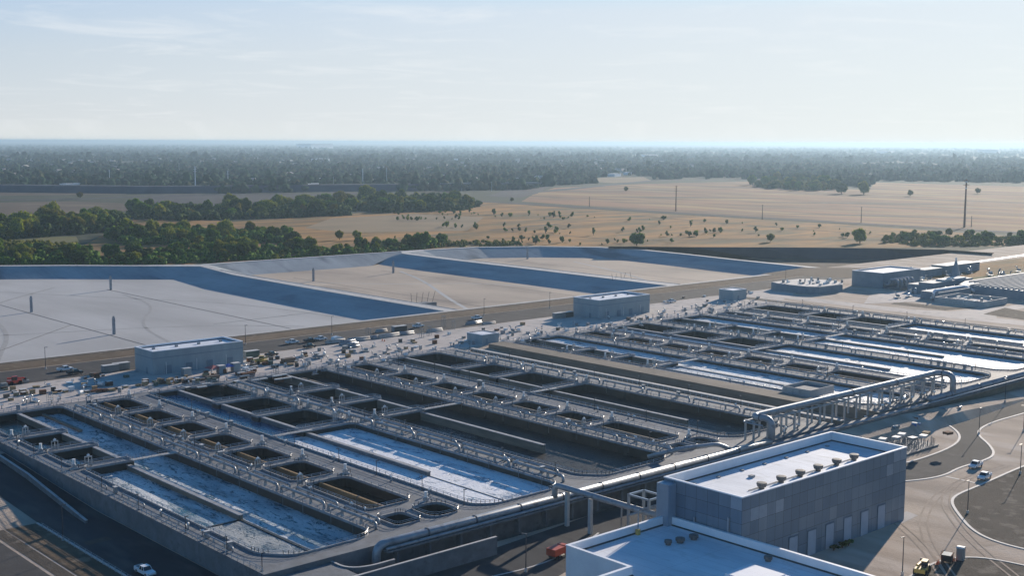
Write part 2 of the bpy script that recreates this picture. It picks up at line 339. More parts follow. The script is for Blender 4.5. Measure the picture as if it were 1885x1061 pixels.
def nth(i):
    if i < 12: return ORD[i]
    n = i+1; return '%d%s' % (n, 'th' if 10 < n % 100 < 14 else {1: 'st', 2: 'nd', 3: 'rd'}.get(n % 10, 'th'))
def scr(p):
    d = Vector(p)-Vector((0, 0, HC)); w = d.dot(CF); return 942.5+FPX*d.dot(CR)/w, 530.5-FPX*d.dot(CU)/w
# ================================================================ land
GZ = -8.0
g = MB(); g.mat('country')
R_ = 65000
ring = [(R_*math.cos(a*math.pi/24), R_*math.sin(a*math.pi/24)) for a in range(48)]
g.sheet(ring, GZ); struct(g.build('ground'))
def px(pts, z): return [tuple(G(x, y, z))[:2] for x, y in pts]
def field(name, pts, m, z):
    b = MB(); b.sheet(px(pts, z), z); return struct(b.build(name, m))
field('dry_field', [(250, 400), (430, 408), (600, 398), (760, 384), (880, 371), (960, 377), (1240, 395), (1500, 410), (1885, 436), (1960, 452), (1200, 462), (700, 475), (300, 490), (120, 470)], 'dry_grass', GZ+.12)
field('dry_field', [(960, 371), (985, 356), (1020, 346), (1200, 338), (1390, 334), (1480, 345), (1600, 350), (1610, 336), (1960, 346), (1960, 434), (1500, 405), (1240, 390.5)], 'pink_field', GZ+.10)
field('dry_field', [(1060, 333), (1110, 327), (1185, 326), (1200, 333), (1130, 337)], 'pale_field', GZ+.16)
field('dry_field', [(-60, 350), (100, 349), (235, 354), (232, 358), (-60, 361)], 'brown_field', GZ+.16)
field('dry_field', [(-60, 374), (130, 371), (250, 375), (240, 388), (100, 397), (-60, 400)], 'brown_field', GZ+.16)
field('meadow', [(-60, 428), (140, 436), (150, 452), (-60, 462)], 'green_field', GZ+.2)
field('meadow', [(610, 402), (760, 394), (890, 400), (860, 425), (640, 428), (560, 420)], 'pale_field', GZ+.2)
for i, (xa, ya, xb, yb, w) in enumerate([(1360, 372, 1800, 377, 1.3), (1000, 352, 1385, 346, .8), (1380, 392, 1885, 404, 1.2), (1500, 362, 1885, 358, .8), (1060, 362, 1500, 366, .9), (1640, 378, 1885, 386, 1.2)]):
    b = MB(); b.sheet(px([(xa, ya), ((xa+xb)/2, (ya+yb)/2-w*1.5), (xb, yb), ((xa+xb)/2, (ya+yb)/2+w)], GZ+.22), GZ+.22)
    struct(b.build('dry_field', 'pale_field' if i % 2 else 'brown_field'))
def band(name, pts, w, z, m, n=None):
    """a strip of constant width along a line of ground points"""
    P = [Vector((p[0], p[1])) for p in pts]; L_ = []; R2 = []
    for i, p in enumerate(P):
        a = P[max(i-1, 0)]; b_ = P[min(i+1, len(P)-1)]; d = (b_-a).normalized(); nn = Vector((-d.y, d.x))*w/2
        L_.append(p+nn); R2.append(p-nn)
    b = MB(); vs = [(q.x, q.y, z) for q in L_]+[(q.x, q.y, z) for q in R2]; k = len(P)
    b.add(vs, [(i+k, i+k+1, i+1, i) for i in range(k-1)])
    return struct(b.build(name, m))
band('road', [(1300, 2400), (1255, 1500), (1255, 1000), (1262, 500), (1262, 200)], 24, GZ+.3, 'dark_earth')
band('track', [(1180, 1500), (1172, 1100), (1120, 760), (1110, 450)], 4, GZ+.26, 'brown_field')
band('track', px([(900, 425), (1060, 409), (1250, 400), (1330, 398)], GZ), 5, GZ+.26, 'brown_field')
band('track', px([(1200, 442), (1400, 441), (1700, 443), (1885, 442)], GZ), 4, GZ+.28, 'brown_field')
band('track', px([(880, 436), (1000, 432), (1120, 440), (1240, 445)], GZ), 4, GZ+.28, 'pale_field')
band('road', px([(900, 360), (1010, 352), (1200, 333), (1420, 330), (1700, 320)], GZ), 30, GZ+.32, 'asphalt')
band('road', px([(-30, 369), (150, 367), (330, 359), (560, 357)], GZ), 36, GZ+.32, 'asphalt')
field('dark_field', [(300, 360), (640, 358), (660, 372), (560, 378), (470, 388), (330, 388), (240, 384), (245, 368)], 'dark_earth', GZ+.2)
field('dark_field', [(-40, 343), (120, 345), (330, 352), (300, 358), (100, 352), (-40, 350)], 'dark_earth', GZ+.24)
field('dark_field', [(940, 345), (1010, 344), (990, 356), (960, 364), (900, 362)], 'dark_earth', GZ+.24)
# freeway on its embankment
fw = [(560, 2480), (814, 2290), (1004, 2060), (1255, 1965), (1470, 1890)]
b = MB(); vs = []; 
for i, (x, y) in enumerate(fw):
    a = Vector(fw[max(i-1, 0)]); c = Vector(fw[min(i+1, 4)]); d = (c-a).normalized(); nn = Vector((-d.y, d.x)); p = Vector((x, y))
    for off, z in ((44, GZ), (20, 4), (-20, 4), (-44, GZ)): q = p+nn*off; vs.append((q.x, q.y, z))
b.add(vs, [(i*4+k, i*4+k+1, i*4+k+5, i*4+k+4) for i in range(4) for k in range(3)])
struct(b.build('freeway_embankment', 'dirt_slope_shaded'))
a_, c_ = Vector((1470, 1890)), Vector((1700, 1800)); d = (c_-a_).normalized(); n_ = Vector((-d.y, d.x))
t = thing('overpass', 'long grey freeway overpass on columns beyond the dry field', 'bridge', (a_.x, a_.y, GZ))
def P2(s_, o_, z): q = d*s_+n_*o_; return (q.x, q.y, z-GZ)
b = MB(); L2 = (c_-a_).length
b.add([P2(0, -12, 1.6), P2(L2, -12, 1.6), P2(L2, 12, 1.6), P2(0, 12, 1.6), P2(0, -12, 4), P2(L2, -12, 4), P2(L2, 12, 4), P2(0, 12, 4)], [(3, 2, 1, 0), (4, 5, 6, 7), (0, 1, 5, 4), (1, 2, 6, 5), (2, 3, 7, 6), (3, 0, 4, 7)])
b.build('deck', 'concrete', t)
b = MB()
for o_ in (-12.3, 12.0):
    b.add([P2(0, o_, 4), P2(L2, o_, 4), P2(L2, o_+.3, 4), P2(0, o_+.3, 4), P2(0, o_, 5), P2(L2, o_, 5), P2(L2, o_+.3, 5), P2(0, o_+.3, 5)], [(4, 5, 6, 7), (0, 1, 5, 4), (1, 2, 6, 5), (2, 3, 7, 6), (3, 0, 4, 7)])
b.build('parapet', 'concrete_light', t)
for k in range(7):
    b = MB(); 
    for o_ in (-7, 7): b = MB(); b.tube([P2(20+k*34, o_, GZ), P2(20+k*34, o_, 1.7)], 1.0, 8); b.build('column', 'concrete', t)
# ---------------------------------------------------------------- the plant's own ground (levels)
BU0, BU1, BV0, BV1 = 120.6, 319.0, 206.0, 388.0
OFF = 223.0
us = [-160, 60, 92, 96, 99, 105, 120.6, 150, 240, 270, 319, 343.6, 350, 376, 430, 470, 542, 546, 560, 640, 760, 1000, 1300]
vs_ = [-260, 60, 192, 195, 202, 206, 215, 230, 262, 284, 345, 388, 392, 430, 478, 482, 520, 600]
def site_z(u, v):
    if v >= 478.1 and u < 722: return GZ-1
    if v > 482 : return GZ-1
    if v >= 388: 
        return -.5
    if u >= 560: return -.5
    if u >= 542: return -.5 if v > 210 else -5
    if u <= 120.6:
        if v <= 262: return -5
        return -5+4.5*min(1, max(0, (v-300)/80))
    if v >= 206:
        return -3.8 if 315 < u < 348 else -7.9
    if v >= 202:
        if u < 240: return -5
        if u <= 270: return -5+4*(u-240)/30
        if u <= 350: return -1
        if u <= 376: return -1-1*(u-350)/26
        if u <= 430: return -2-2*(u-376)/54
        return -4
    if v >= 195:
        if 270 <= u <= 376: return -2.6
    return -5
b = MB(); k = len(vs_)
V = [(u, v, site_z(u, v)) for u in us for v in vs_]; Fs = []
for i in range(len(us)-1):
    for j in range(k-1):
        cu, cv = (us[i]+us[i+1])/2, (vs_[j]+vs_[j+1])/2
        if 206 < cv < 388 and (120.6 < cu < 319 or 343.6 < cu < 542): continue
        Fs.append((i*k+j, (i+1)*k+j, (i+1)*k+j+1, i*k+j+1))
b.add(V, Fs); struct(b.build('site_ground', 'gravel'))
def sheet(name, pts, m, z, world=False):
    b = MB(); b.sheet(pts if world else px(pts, z), z); return struct(b.build(name, m))
# north side: concrete apron, road, earth berm strip
sheet('concrete_apron', [(100, 388.3), (100, 431), (640, 431), (540, 388.3)], 'plaza', -.46, True)
sheet('road', [(60, 432), (60, 459), (700, 459), (705, 432)], 'road_dark', -.45, True)
sheet('berm_strip', [(60, 460), (60, 474), (720, 474), (720, 460)], 'berm_soil', -.44, True)
sheet('road', [(60, 473.5), (60, 477.8), (720, 477.8), (720, 473.5)], 'soil', -.43, True)
# east side roads and yards
sheet('gravel_yard', [(548, 250), (548, 431), (600, 431), (640, 425), (700, 425), (760, 400), (760, 250)], 'gravel', -.47, True)
sheet('road', [(545, 230), (545, 431), (553, 431), (553, 230)], 'road_dark', -.43, True)
sheet('road', [(566, 250), (562, 300), (564, 420), (576, 420), (576, 330), (584, 312), (610, 305), (720, 290), (720, 282), (600, 295), (580, 285), (578, 250)], 'plaza', -.44, True)
sheet('soil_bed', px([(1650, 556), (1745, 566), (1800, 567), (1740, 572), (1640, 560)], -.5), 'soil', -.42, True)
sheet('soil_bed', px([(1810, 579), (1850, 567), (1890, 575), (1890, 590)], -.5), 'soil', -.42, True)
sheet('grass_field', px([(1690, 520), (1716, 497), (1890, 474), (1890, 530), (1800, 520)], -.5), 'dry_grass', -.41, True)
sheet('grass_field', px([(1780, 512), (1890, 500), (1890, 524), (1800, 520)], -.5), 'green_field', -.38, True)
sheet('dirt_yard', px([(1400, 505), (1480, 493), (1700, 494), (1560, 512)], -.5), 'brown_field', -.42, True)
sheet('concrete_path', px([(1590, 560), (1600, 545), (1680, 534), (1700, 545), (1690, 556)], -.5), 'plaza', -.40, True)
band('dirt_path', px([(1672, 519), (1720, 522), (1800, 528)], -.5), 3, -.36, 'gravel')
band('canal_lining', px([(1662, 498), (1716, 494), (1775, 486), (1830, 478), (1900, 468)], -.5), 5.5, -.30, 'parapet_white')
# far unlined pit: floor is the low ground, its far bank is an earth ridge with its shade put into the colour
b = MB(); base = px([(1120, 462), (1270, 472), (1400, 476), (1500, 477.5), (1620, 478.5), (1720, 479), (1790, 476)], -7.5); crest = px([(1120, 454), (1270, 455), (1400, 455.5), (1500, 456), (1620, 457.5), (1740, 460), (1830, 466)], 1.5)
back = [(x+22, y+20) for x, y in crest]
V = [(*p, GZ+.4) for p in base]+[(*p, 1.5) for p in crest]+[(*p, GZ+.1) for p in back]; n = len(base)
b.add(V, [(i+1, i, i+n, i+n+1) for i in range(n-1)]+[(i+n+1, i+n, i+2*n, i+2*n+1) for i in range(n-1)])
struct(b.build('earth_bank', 'dirt_slope_shaded'))
sheet('pit_floor', [(722, 482), (722, 640)]+base[1:]+[(960, 440), (940, 430)], 'brown_field', GZ+.3, True)
# south-east: gravel yard, dark beds, kerbs, stop line
ZF = -5
def kerb(name, pts, w=.5, h=.14, z=ZF, m='kerb'):
    P = [Vector((p[0], p[1])) for p in pts]; b = MB(); A = []; B = []
    for i, p in enumerate(P):
        a = P[max(i-1, 0)]; c = P[min(i+1, len(P)-1)]; d = (c-a).normalized(); nn = Vector((-d.y, d.x))*w/2
        A.append(p+nn); B.append(p-nn)
    n = len(P); V = [(q.x, q.y, z-.1) for q in A]+[(q.x, q.y, z+h) for q in A]+[(q.x, q.y, z+h) for q in B]+[(q.x, q.y, z-.1) for q in B]
    fs = []
    for i in range(n-1):
        for r in range(3): fs.append((r*n+i, r*n+i+1, (r+1)*n+i+1, (r+1)*n+i))
    b.add(V, fs); return struct(b.build(name, m))
def smooth(pts, it=2, closed=False):
    P = [Vector((p[0], p[1])) for p in pts]
    for _ in range(it):
        Q = [] if closed else [P[0]]
        rng = range(len(P)) if closed else range(len(P)-1)
        for i in rng:
            a, c = P[i], P[(i+1) % len(P)]; Q += [a*.75+c*.25, a*.25+c*.75]
        if not closed: Q.append(P[-1])
        P = Q
    return [tuple(p) for p in P]
kA = px([(1640, 857), (1675, 852), (1740, 830), (1768, 812), (1764, 795), (1735, 777), (1718, 768), (1735, 762)], ZF)
kB = px([(1900, 757), (1870, 766), (1830, 777), (1803, 790), (1800, 802), (1822, 820), (1832, 838), (1812, 849), (1765, 862), (1740, 876), (1700, 884), (1640, 889)], ZF)
kA2 = px([(1735, 762), (1790, 751), (1850, 738), (1900, 722)], ZF)
A_ = smooth(kA); B_ = smooth(kB)
kerb('kerb', A_+[tuple(p) for p in kA2[1:]], .7); kerb('kerb', B_, .7)
b = MB(); b.sheet(A_+[tuple(p) for p in kA2[1:]]+B_, ZF+.02); struct(b.build('asphalt_drive', 'road_dark'))
sheet('concrete_walk', [kA2[0], kA2[1], kA2[2], kA2[3]]+px([(1900, 704), (1850, 717), (1790, 733), (1745, 745), (1722, 757)], ZF), 'plaza', ZF+.03, True)
isl = smooth(px([(2500, 690), (2200, 762), (1960, 832), (1885, 858), (1800, 896), (1760, 912), (1750, 925), (1764, 948), (1790, 978), (1830, 998), (1900, 1016), (1990, 1030), (2300, 1050), (2700, 1000)], ZF))
kerb('kerb', isl, .7); b = MB(); b.sheet(isl, ZF+.03); struct(b.build('soil_bed', 'soil'))
band('drainage_ditch', px([(1838, 886), (1860, 905), (1880, 922), (1900, 935)], ZF), 1.6, ZF+.06, 'blue_paint') if 0 else None
isl2 = smooth(px([(1640, 1090), (1690, 1052), (1735, 1031), (1790, 1026), (1850, 1034), (1960, 1060), (2200, 1090), (2200, 1200), (1700, 1250)], ZF))
b = MB(); b.sheet(isl2, ZF+.03); struct(b.build('soil_bed', 'soil')); kerb('kerb', isl2[2:-2], .6)
band('stop_line', px([(1741, 878), (1796, 890)], ZF), .7, ZF+.03, 'kerb')
sheet('concrete_walk', px([(1655, 955), (1668, 942), (1690, 950), (1655, 968)], ZF), 'plaza', ZF+.03, True)
# south: dark yard in front of the tanks
sheet('asphalt_yard', [(120, 100), (120, 194), (232, 204), (232, 172), (196, 172), (196, 100)], 'asphalt', ZF+.02, True)
b = MB(); b.sheet([(152, 171), (200, 184), (226, 190), (226, 184), (196, 176), (160, 163)], ZF+.04); struct(b.build('dusty_track', 'gravel'))
band('kerb', smooth([(160, 186), (175, 184), (190, 187), (200, 191)]), .5, ZF+.08, 'kerb')
band('kerb', smooth([(135, 176), (150, 178.5), (166, 178), (172, 175)]), .5, ZF+.08, 'kerb')
b = MB(); b.sheet(smooth([(138, 172), (150, 177.5), (166, 177), (170, 174), (160, 170)], 1), ZF+.05); struct(b.build('grass_strip', 'green_field'))
# south-west road, sandy verge, ditch
sheet('road', [(106, 180), (106, 330), (113, 360), (120, 360), (120, 180)], 'asphalt', ZF+.02, True) if 0 else None
b = MB(); b.add([(106, 150, ZF+.03), (120.3, 150, ZF+.03), (120.3, 262, ZF+.03), (106, 262, ZF+.03)], [(0, 1, 2, 3)]); b.add([(106, 262, ZF+.03), (120.3, 262, ZF+.03), (120.3, 284, ZF+.03), (106, 284, ZF+.03)], [(0, 1, 2, 3)])
b.add([(106, 284, ZF+.03), (120.3, 284, ZF+.03), (120.3, 345, site_z(100, 345)+.08), (106, 345, site_z(100, 345)+.08)], [(0, 1, 2, 3)]); struct(b.build('road', 'asphalt'))
sheet('sandy_verge', [(98.4, 150), (98.4, 284), (105.4, 284), (105.4, 150)], 'berm_soil', ZF+.03, True)
sheet('road', [(60, 150), (60, 284), (94.2, 284), (94.2, 150)], 'road_dark', ZF+.03, True)
sheet('ditch', [(95, 150), (95, 284), (98, 284), (98, 150)], 'soil', ZF+.035, True)
kerb('kerb', [(105.8, 150), (105.8, 220), (105.8, 284)], .4)
# ---------------------------------------------------------------- lined emergency lagoons
def lagoon(name, crest, m, floor_z=-7.0, run=22., label=''):
    n = len(crest); P = [Vector(p) for p in crest]; Q = []
    for i in range(n):
        a, p, c = P[i-1], P[i], P[(i+1) % n]
        d1 = (p-a).normalized(); d2 = (c-p).normalized(); n1 = Vector((-d1.y, d1.x)); n2 = Vector((-d2.y, d2.x))
        k = (n1+n2).normalized(); Q.append(p + k*run/max(.5, k.dot(n1)))
    b = MB(); b.mat('lining_slope'); V = [(p.x, p.y, -.45) for p in P]+[(q.x, q.y, floor_z) for q in Q]
    b.add(V, [(i, (i+1) % n, (i+1) % n+n, i+n) for i in range(n)])
    b.mat(m); b.sheet([(q.x, q.y) for q in Q], floor_z)
    return struct(b.build(name))
L1c = [(150, 481), (388, 481), (389, 600), (392, 700), (402, 762), (366, 795), (334, 824), (298, 850), (230, 905), (150, 960)]
L2c = [(397, 481), (560, 481), (562, 600), (563, 700), (566, 752), (576, 766), (508, 768), (440, 770), (412, 768), (402, 735), (399, 690)]
L3c = [(572, 481), (716, 482), (722, 557), (729, 614), (731, 655), (722, 695), (692, 729), (647, 757), (596, 763), (576, 755), (572, 690)]
lagoon('lagoon', L1c, 'lagoon_lining'); lagoon('lagoon', L2c, 'lagoon_lining_warm', run=24); lagoon('lagoon', L3c, 'lagoon_lining_warm', run=24)
outer = [(146, 478), (724, 478), (728, 556), (735, 613), (738, 657), (728, 700), (696, 735), (649, 764), (597, 770), (508, 774), (440, 776), (408, 776), (371, 800), (339, 830), (303, 856), (234, 911), (146, 970)]
b = MB(); loops = [outer, L1c, L2c, L3c]; flat = [p for l in loops for p in l]
tr = tessellate_polygon([[Vector((*p, 0)) for p in l] for l in loops]); fs = []
for a in tr:
    p, q, r = [flat[i] for i in a]; fs.append(a if (q[0]-p[0])*(r[1]-p[1])-(q[1]-p[1])*(r[0]-p[0]) > 0 else a[::-1])
b.mat('concrete_light'); b.add([(*p, -.45) for p in flat], fs)
b.mat('berm_soil'); n = len(outer); cx = sum(p[0] for p in outer)/n; cyy = sum(p[1] for p in outer)/n
O2 = [(p[0]+(p[0]-cx)*.05, p[1]+(12 if p[1] > 480 else 0), GZ-.3) for p in outer]
b.add([(*p, -.45) for p in outer]+O2, [(i, i+n, (i+1) % n+n, (i+1) % n) for i in range(1, n)])
struct(b.build('lagoon_embankment'))
for (a, c, w) in [(( 245, 505), (245, 800), .7), ((321, 505), (321, 730), .7), ((446, 507), (444, 712), .7), ((520, 507), (517, 712), .7), ((640, 507), (640, 700), .6)]:
    band('joint_line', [a, c], w, -6.95, 'joint')
for (a, c) in [((175, 530), (245, 600)), ((372, 560), (300, 556)), ((490, 507), (447, 540))]:
    band('joint_line', [a, c], .5, -6.94, 'joint')
for pts_, w_ in [([(180, 520), (215, 600), (228, 690), (300, 760)], 2.2), ([(255, 510), (270, 580), (310, 640), (318, 700)], 1.6), ([(260, 770), (300, 700), (350, 620), (362, 530)], 1.8), ([(330, 520), (290, 560), (200, 590)], 1.5)]:
    band('vehicle_track', smooth(pts_, 3), w_, -6.965, 'lagoon_track')
for pts_, w_ in [([(430, 510), (455, 560), (500, 640), (525, 700)], 2.4), ([(430, 690), (470, 640), (530, 600), (535, 520)], 1.8), ([(600, 520), (640, 590), (670, 670)], 2)]:
    band('vehicle_track', smooth(pts_, 3), w_, -6.965, 'lagoon_lining')
TZ = ZF+.034
for c_ in [[(230, 118), (252, 138), (272, 150), (300, 158), (330, 157)], [(215, 110), (245, 132), (266, 158), (270, 175)], [(240, 108), (262, 134), (290, 156), (322, 159)]]:
    q_ = smooth(c_, 3)
    for o_ in (-.9, .9): TZ = TZ+.004; band('tyre_track', [(x+o_*.6, y-o_*.8) for x, y in q_], .45, TZ, 'gravel_track')
for x_, y_, s_ in [(262, 128, 4.0), (322, 160, 2.6), (352, 152, 3.4)]:
    sheet('patch', smooth([(x_-s_, y_-s_*.5), (x_+s_*.8, y_-s_*.7), (x_+s_, y_+s_*.4), (x_-s_*.6, y_+s_*.6)], 1, True), 'gravel_track', ZF+.012, True)
for x_, y_ in [(150, 150), (165, 142), (188, 186), (140, 186), (113, 225), (111, 262)]:
    sheet('asphalt_patch', [(x_-3, y_-1.5), (x_+3, y_-1.2), (x_+2.8, y_+1.6), (x_-3, y_+1.4)], 'road_dark' if x_ > 120 else 'soil', ZF+.045, True)
# white rim kerbs on the dividing ridges
for pts in ([(388, 481), (389, 600), (392, 700), (402, 762)], [(298, 850), (334, 824), (366, 795), (402, 762)], [(412, 768), (440, 770), (508, 768), (576, 766)], [(560, 481), (562, 600), (563, 700), (566, 752)], [(596, 763), (647, 757), (692, 729), (722, 695), (731, 655), (729, 614), (722, 557), (716, 482)], [(397, 481), (399, 690), (402, 735)], [(572, 481), (572, 690), (576, 755)]):
    kerb('lagoon_kerb', pts, .55, .18, -.45, 'concrete_light')
# ================================================================ treatment basins
def area(P): return sum(P[i][0]*P[(i+1) % len(P)][1]-P[(i+1) % len(P)][0]*P[i][1] for i in range(len(P)))/2
def fillet(P, r, seg=4):
    if area(P) < 0: P = P[::-1]
    out = []; n = len(P); rs = r if hasattr(r, '__len__') else [r]*n
    for i in range(n):
        p = Vector(P[i]); a = (Vector(P[i-1])-p); c = (Vector(P[(i+1) % n])-p)
        d = min(rs[i], a.length*.48, c.length*.48)
        if d < .05: out.append(tuple(p)); continue
        a.normalize(); c.normalize()
        for k in range(seg+1):
            t = k/seg; q = (p+a*d)*(1-t)**2+p*2*t*(1-t)+(p+c*d)*t*t; out.append((q.x, q.y))
    return out
def offset(P, d):
    """push a counter-clockwise outline outwards by d"""
    n = len(P); out = []
    for i in range(n):
        a, p, c = Vector(P[i-1]), Vector(P[i]), Vector(P[(i+1) % n])
        d1 = (p-a).normalized(); d2 = (c-p).normalized(); n1 = Vector((d1.y, -d1.x)); n2 = Vector((d2.y, -d2.x))
        k = n1+n2
        if k.length < 1e-4: k = n1
        k.normalize(); out.append(tuple(p+k*d/max(.6, k.dot(n1))))
    return out
def rect(a, b, c, d): return [(a, c), (b, c), (b, d), (a, d)]
def rail_mb(b, pts, z, h=1.1, step=2.4, r=.055):
    P = [Vector((*p, z)) for p in pts]
    for a, c in zip(P, P[1:]):
        L = (c-a).length
        if L < .3: continue
        for hh in (h, h*.55): b.tube([a+Vector((0, 0, hh)), c+Vector((0, 0, hh))], r, 4, False)
        n = max(1, int(L/step))
        for i in range(n+1):
            q = a.lerp(c, i/n); b.box(q.x-r, q.x+r, q.y-r, q.y+r, z, z+h)
PH = .38; PT = .26
def make_block(o, name, label, drained):
    T = thing(name, label, 'treatment basin', (120.6+o, 206, 0))
    def add(b, nm, m=None, lab=None):
        b.v = [(x-120.6, y-206, z) for x, y, z in b.v]      # geometry was written at the first block's place
        ob = b.build(nm, m, T)
        if lab: ob['label'] = lab
        return ob
    holes = []
    c1 = [(382, 353), (349, 331.6), (327.6, 309.6)]
    C2 = [361, 339, 318.2, 298, 277.2, 257]; C5 = [359, 336, 314.5, 294, 273.5, 254]
    # cells along the west wall and their long channel
    FB = 211.5
    def comb(P): 
        P = P if area(P) > 0 else P[::-1]; n = len(P); rs = []
        for k in range(n):
            a, p, c = Vector(P[k-1]), Vector(P[k]), Vector(P[(k+1) % n]); cr = (p-a).cross(c-p)
            rs.append((2.3 if cr > 0 else .35))
        return fillet(P, rs)
    holes.append(comb([(126, 217.5), (131, FB), (149, FB), (152.2, 215), (152.2, 384), (125, 384), (125, 353), (140.2, 353), (140.2, 349), (125, 349), (125, 331.6), (140.2, 331.6), (140.2, 327.6), (125, 327.6), (125, 309.6), (140.2, 309.6), (140.2, 305.2), (126, 305.2)]))
    holes.append(comb([(181.6, 215), (186, FB), (206, FB), (209.4, 216), (209.4, 303.4), (191.6, 303.4), (191.6, 307.4), (209.4, 307.4), (209.4, 329), (191.6, 329), (191.6, 333), (209.4, 333), (209.4, 354), (191.6, 354), (191.6, 358), (209.4, 358), (209.4, 384), (181.6, 384)]))
    holes.append(comb([(219.2, 217), (224, FB), (247, FB), (251.4, 216), (251.4, 384), (219.2, 384), (219.2, 355), (237, 355), (237, 351), (219.2, 351), (219.2, 330.5), (237, 330.5), (237, 326.5), (219.2, 326.5), (219.2, 307), (237, 307), (237, 303), (219.2, 303)]))
    holes.append(comb([(280, 219), (284, 215), (303, 215), (307, 219), (307, 300), (288.8, 300), (288.8, 304), (307, 304), (307, 328), (288.8, 328), (288.8, 332), (307, 332), (307, 350), (288.8, 350), (288.8, 354), (307, 354), (307, 384), (280, 384)]))
    C2 = [361, 339, 318.2, 298, 277.2, 257]; C5 = [359, 336, 314.5, 294, 273.5, 254]
    for hi, lo in zip([382]+[c-2 for c in C2], [c+2 for c in C2]+[227]): holes.append(fillet(rect(160.8, 173.6, lo, hi), 2.4))
    holes += [fillet(rect(158.5, 165.5, 213, 221), 1.5), fillet(rect(168.5, 177, 212.5, 222), 3)]
    for hi, lo in zip([382]+[c-2 for c in C5], [c+2 for c in C5]+[226]): holes.append(fillet(rect(258.6, 270.8, lo, hi), 2.4))
    holes += [fillet(rect(258, 264.5, 214.5, 221.5), 1.5), fillet(rect(267, 275, 214.5, 222.5), 3)]
    outer = [(120.6, 206), (319, 206), (319, 388), (120.6, 388)]
    rings = [offset(h, PT) for h in holes]
    loops = [outer]+rings; flat = [p for l in loops for p in l]
    tr = tessellate_polygon([[Vector((*p, 0)) for p in l] for l in loops]); fs = []
    for a in tr:
        p, q, r = [flat[i] for i in a]; fs.append(tuple(a) if (q[0]-p[0])*(r[1]-p[1])-(q[1]-p[1])*(r[0]-p[0]) > 0 else tuple(a[::-1]))
    b = MB(); b.mat('concrete'); b.add([(*p, 0) for p in flat], fs)
    n = 4
    b.mat('tan_wall' if o else 'concrete'); 
    for i in range(n):
        p, q = outer[i], outer[(i+1) % n]; b.add([(*p, 0), (*q, 0), (*q, -8.2), (*p, -8.2)], [(3, 2, 1, 0)])
    add(b, 'deck')
    bw = MB(); bp = MB()
    for h, r in zip(holes, rings):
        n = len(h)
        V = [(*p, 0) for p in r]+[(*p, PH) for p in r]+[(*p, PH) for p in h]+[(*p, -.25) for p in h]
        bp.mat('rim'); bp.add(V, [(k*n+i, k*n+(i+1) % n, (k+1)*n+(i+1) % n, (k+1)*n+i) for i in range(n) for k in range(3)])
        V = [(*p, -.25) for p in h]+[(*p, -7.7) for p in h]
        bw.add(V, [(i, (i+1) % n, (i+1) % n+n, i+n) for i in range(n)])
    add(bp, 'parapet'); add(bw, 'tank_wall', 'concrete_wet_shaded')
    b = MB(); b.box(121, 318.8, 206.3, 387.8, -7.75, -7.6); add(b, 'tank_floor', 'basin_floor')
    # partitions standing in the open basins
    for (u, va, vb, zt, mm) in [(138.4, 246, 305.2, -.75, 'tan_wall'), (138.6, 309.7, 327.5, -.1, 'tan_wall'), (138.6, 331.7, 348.9, -.1, 'tan_wall'), (138.6, 353.1, 383.9, -.1, 'tan_wall'),
                            (193.1, 245.5, 303.4, -.3, 'concrete'), (193.1, 307.5, 328.9, 0, 'concrete'), (193.1, 333.1, 353.9, 0, 'concrete'), (193.1, 358.1, 383.9, 0, 'concrete'),
                            (235.4, 246.5, 303, -.3, 'tan_wall'), (235.4, 307.1, 326.4, 0, 'tan_wall'), (235.4, 330.6, 350.9, 0, 'tan_wall'), (235.4, 355.1, 383.9, 0, 'tan_wall'),
                            (290.4, 240, 300, -.3, 'tan_wall'), (290.4, 304.1, 327.9, 0, 'tan_wall'), (290.4, 332.1, 349.9, 0, 'tan_wall'), (290.4, 354.1, 383.9, 0, 'tan_wall')]:
        b = MB(); b.box(u-.45, u+.45, va, vb-.02, -7.6, zt-.2); add(b, 'partition_wall', mm)
        b = MB(); b.box(u-.6, u+.6, va-.1, vb-.05, zt-.2, zt); add(b, 'wall_cap', 'rim')
    for (u, va, vb) in [(146.5, 355, 383.9), (241.3, 352, 383.9)]:
        b = MB(); b.box(u-.5, u+.5, va, vb, -7.6, -1.5); add(b, 'baffle_wall', 'tan_wall')
    # low kerbs at water level
    b = MB(); b.box(137.9, 138.7, 212, 245.9, -7.6, -1.85); b.box(126.2, 137.9, 245.6, 246.3, -7.6, -1.85); add(b, 'weir_kerb', 'concrete_wet_shaded')
    b = MB(); b.box(192.9, 193.2, 212, 245.4, -7.6, -1.4); add(b, 'weir_kerb', 'concrete_wet_shaded')
    # brown baffles inside the small cells
    for hi, lo in list(zip([382]+[c-2 for c in C2], [c+2 for c in C2]+[227])):
        b = MB(); b.box(165.5, 166.1, lo+.02, hi-.02, -7.6, -.05); add(b, 'baffle_wall', 'brown_wall')
    for hi, lo in list(zip([382]+[c-2 for c in C5], [c+2 for c in C5]+[226])):
        b = MB(); b.box(263.0, 263.6, lo+.02, hi-.02, -7.6, -.05); add(b, 'baffle_wall', 'tan_wall')
    # footbridges
    for (a, c, v) in [(138.9, 152.4, 304.2), (181.4, 194, 302.6), (235.6, 251.7, 302.4), (279.8, 291.2, 299.4)]:
        b = MB(); b.box(a, c, v-.8, v+.8, PH+.01, PH+.25); b.mat('steel'); rail_mb(b, [(a, v-.75), (c, v-.75)], PH+.25, r=.04); rail_mb(b, [(a, v+.75), (c, v+.75)], PH+.25, r=.04)
        b.mats = ['concrete_light', 'steel']; b.m = [0 if i < 6 else 1 for i in range(len(b.m))]
        add(b, 'footbridge')
    # guard rails
    for h in holes:
        b = MB(); q = offset(h, .13); rail_mb(b, q+[q[0]], PH-.02, .8, 2.6, .05); add(b, 'guard_rail', 'rail')
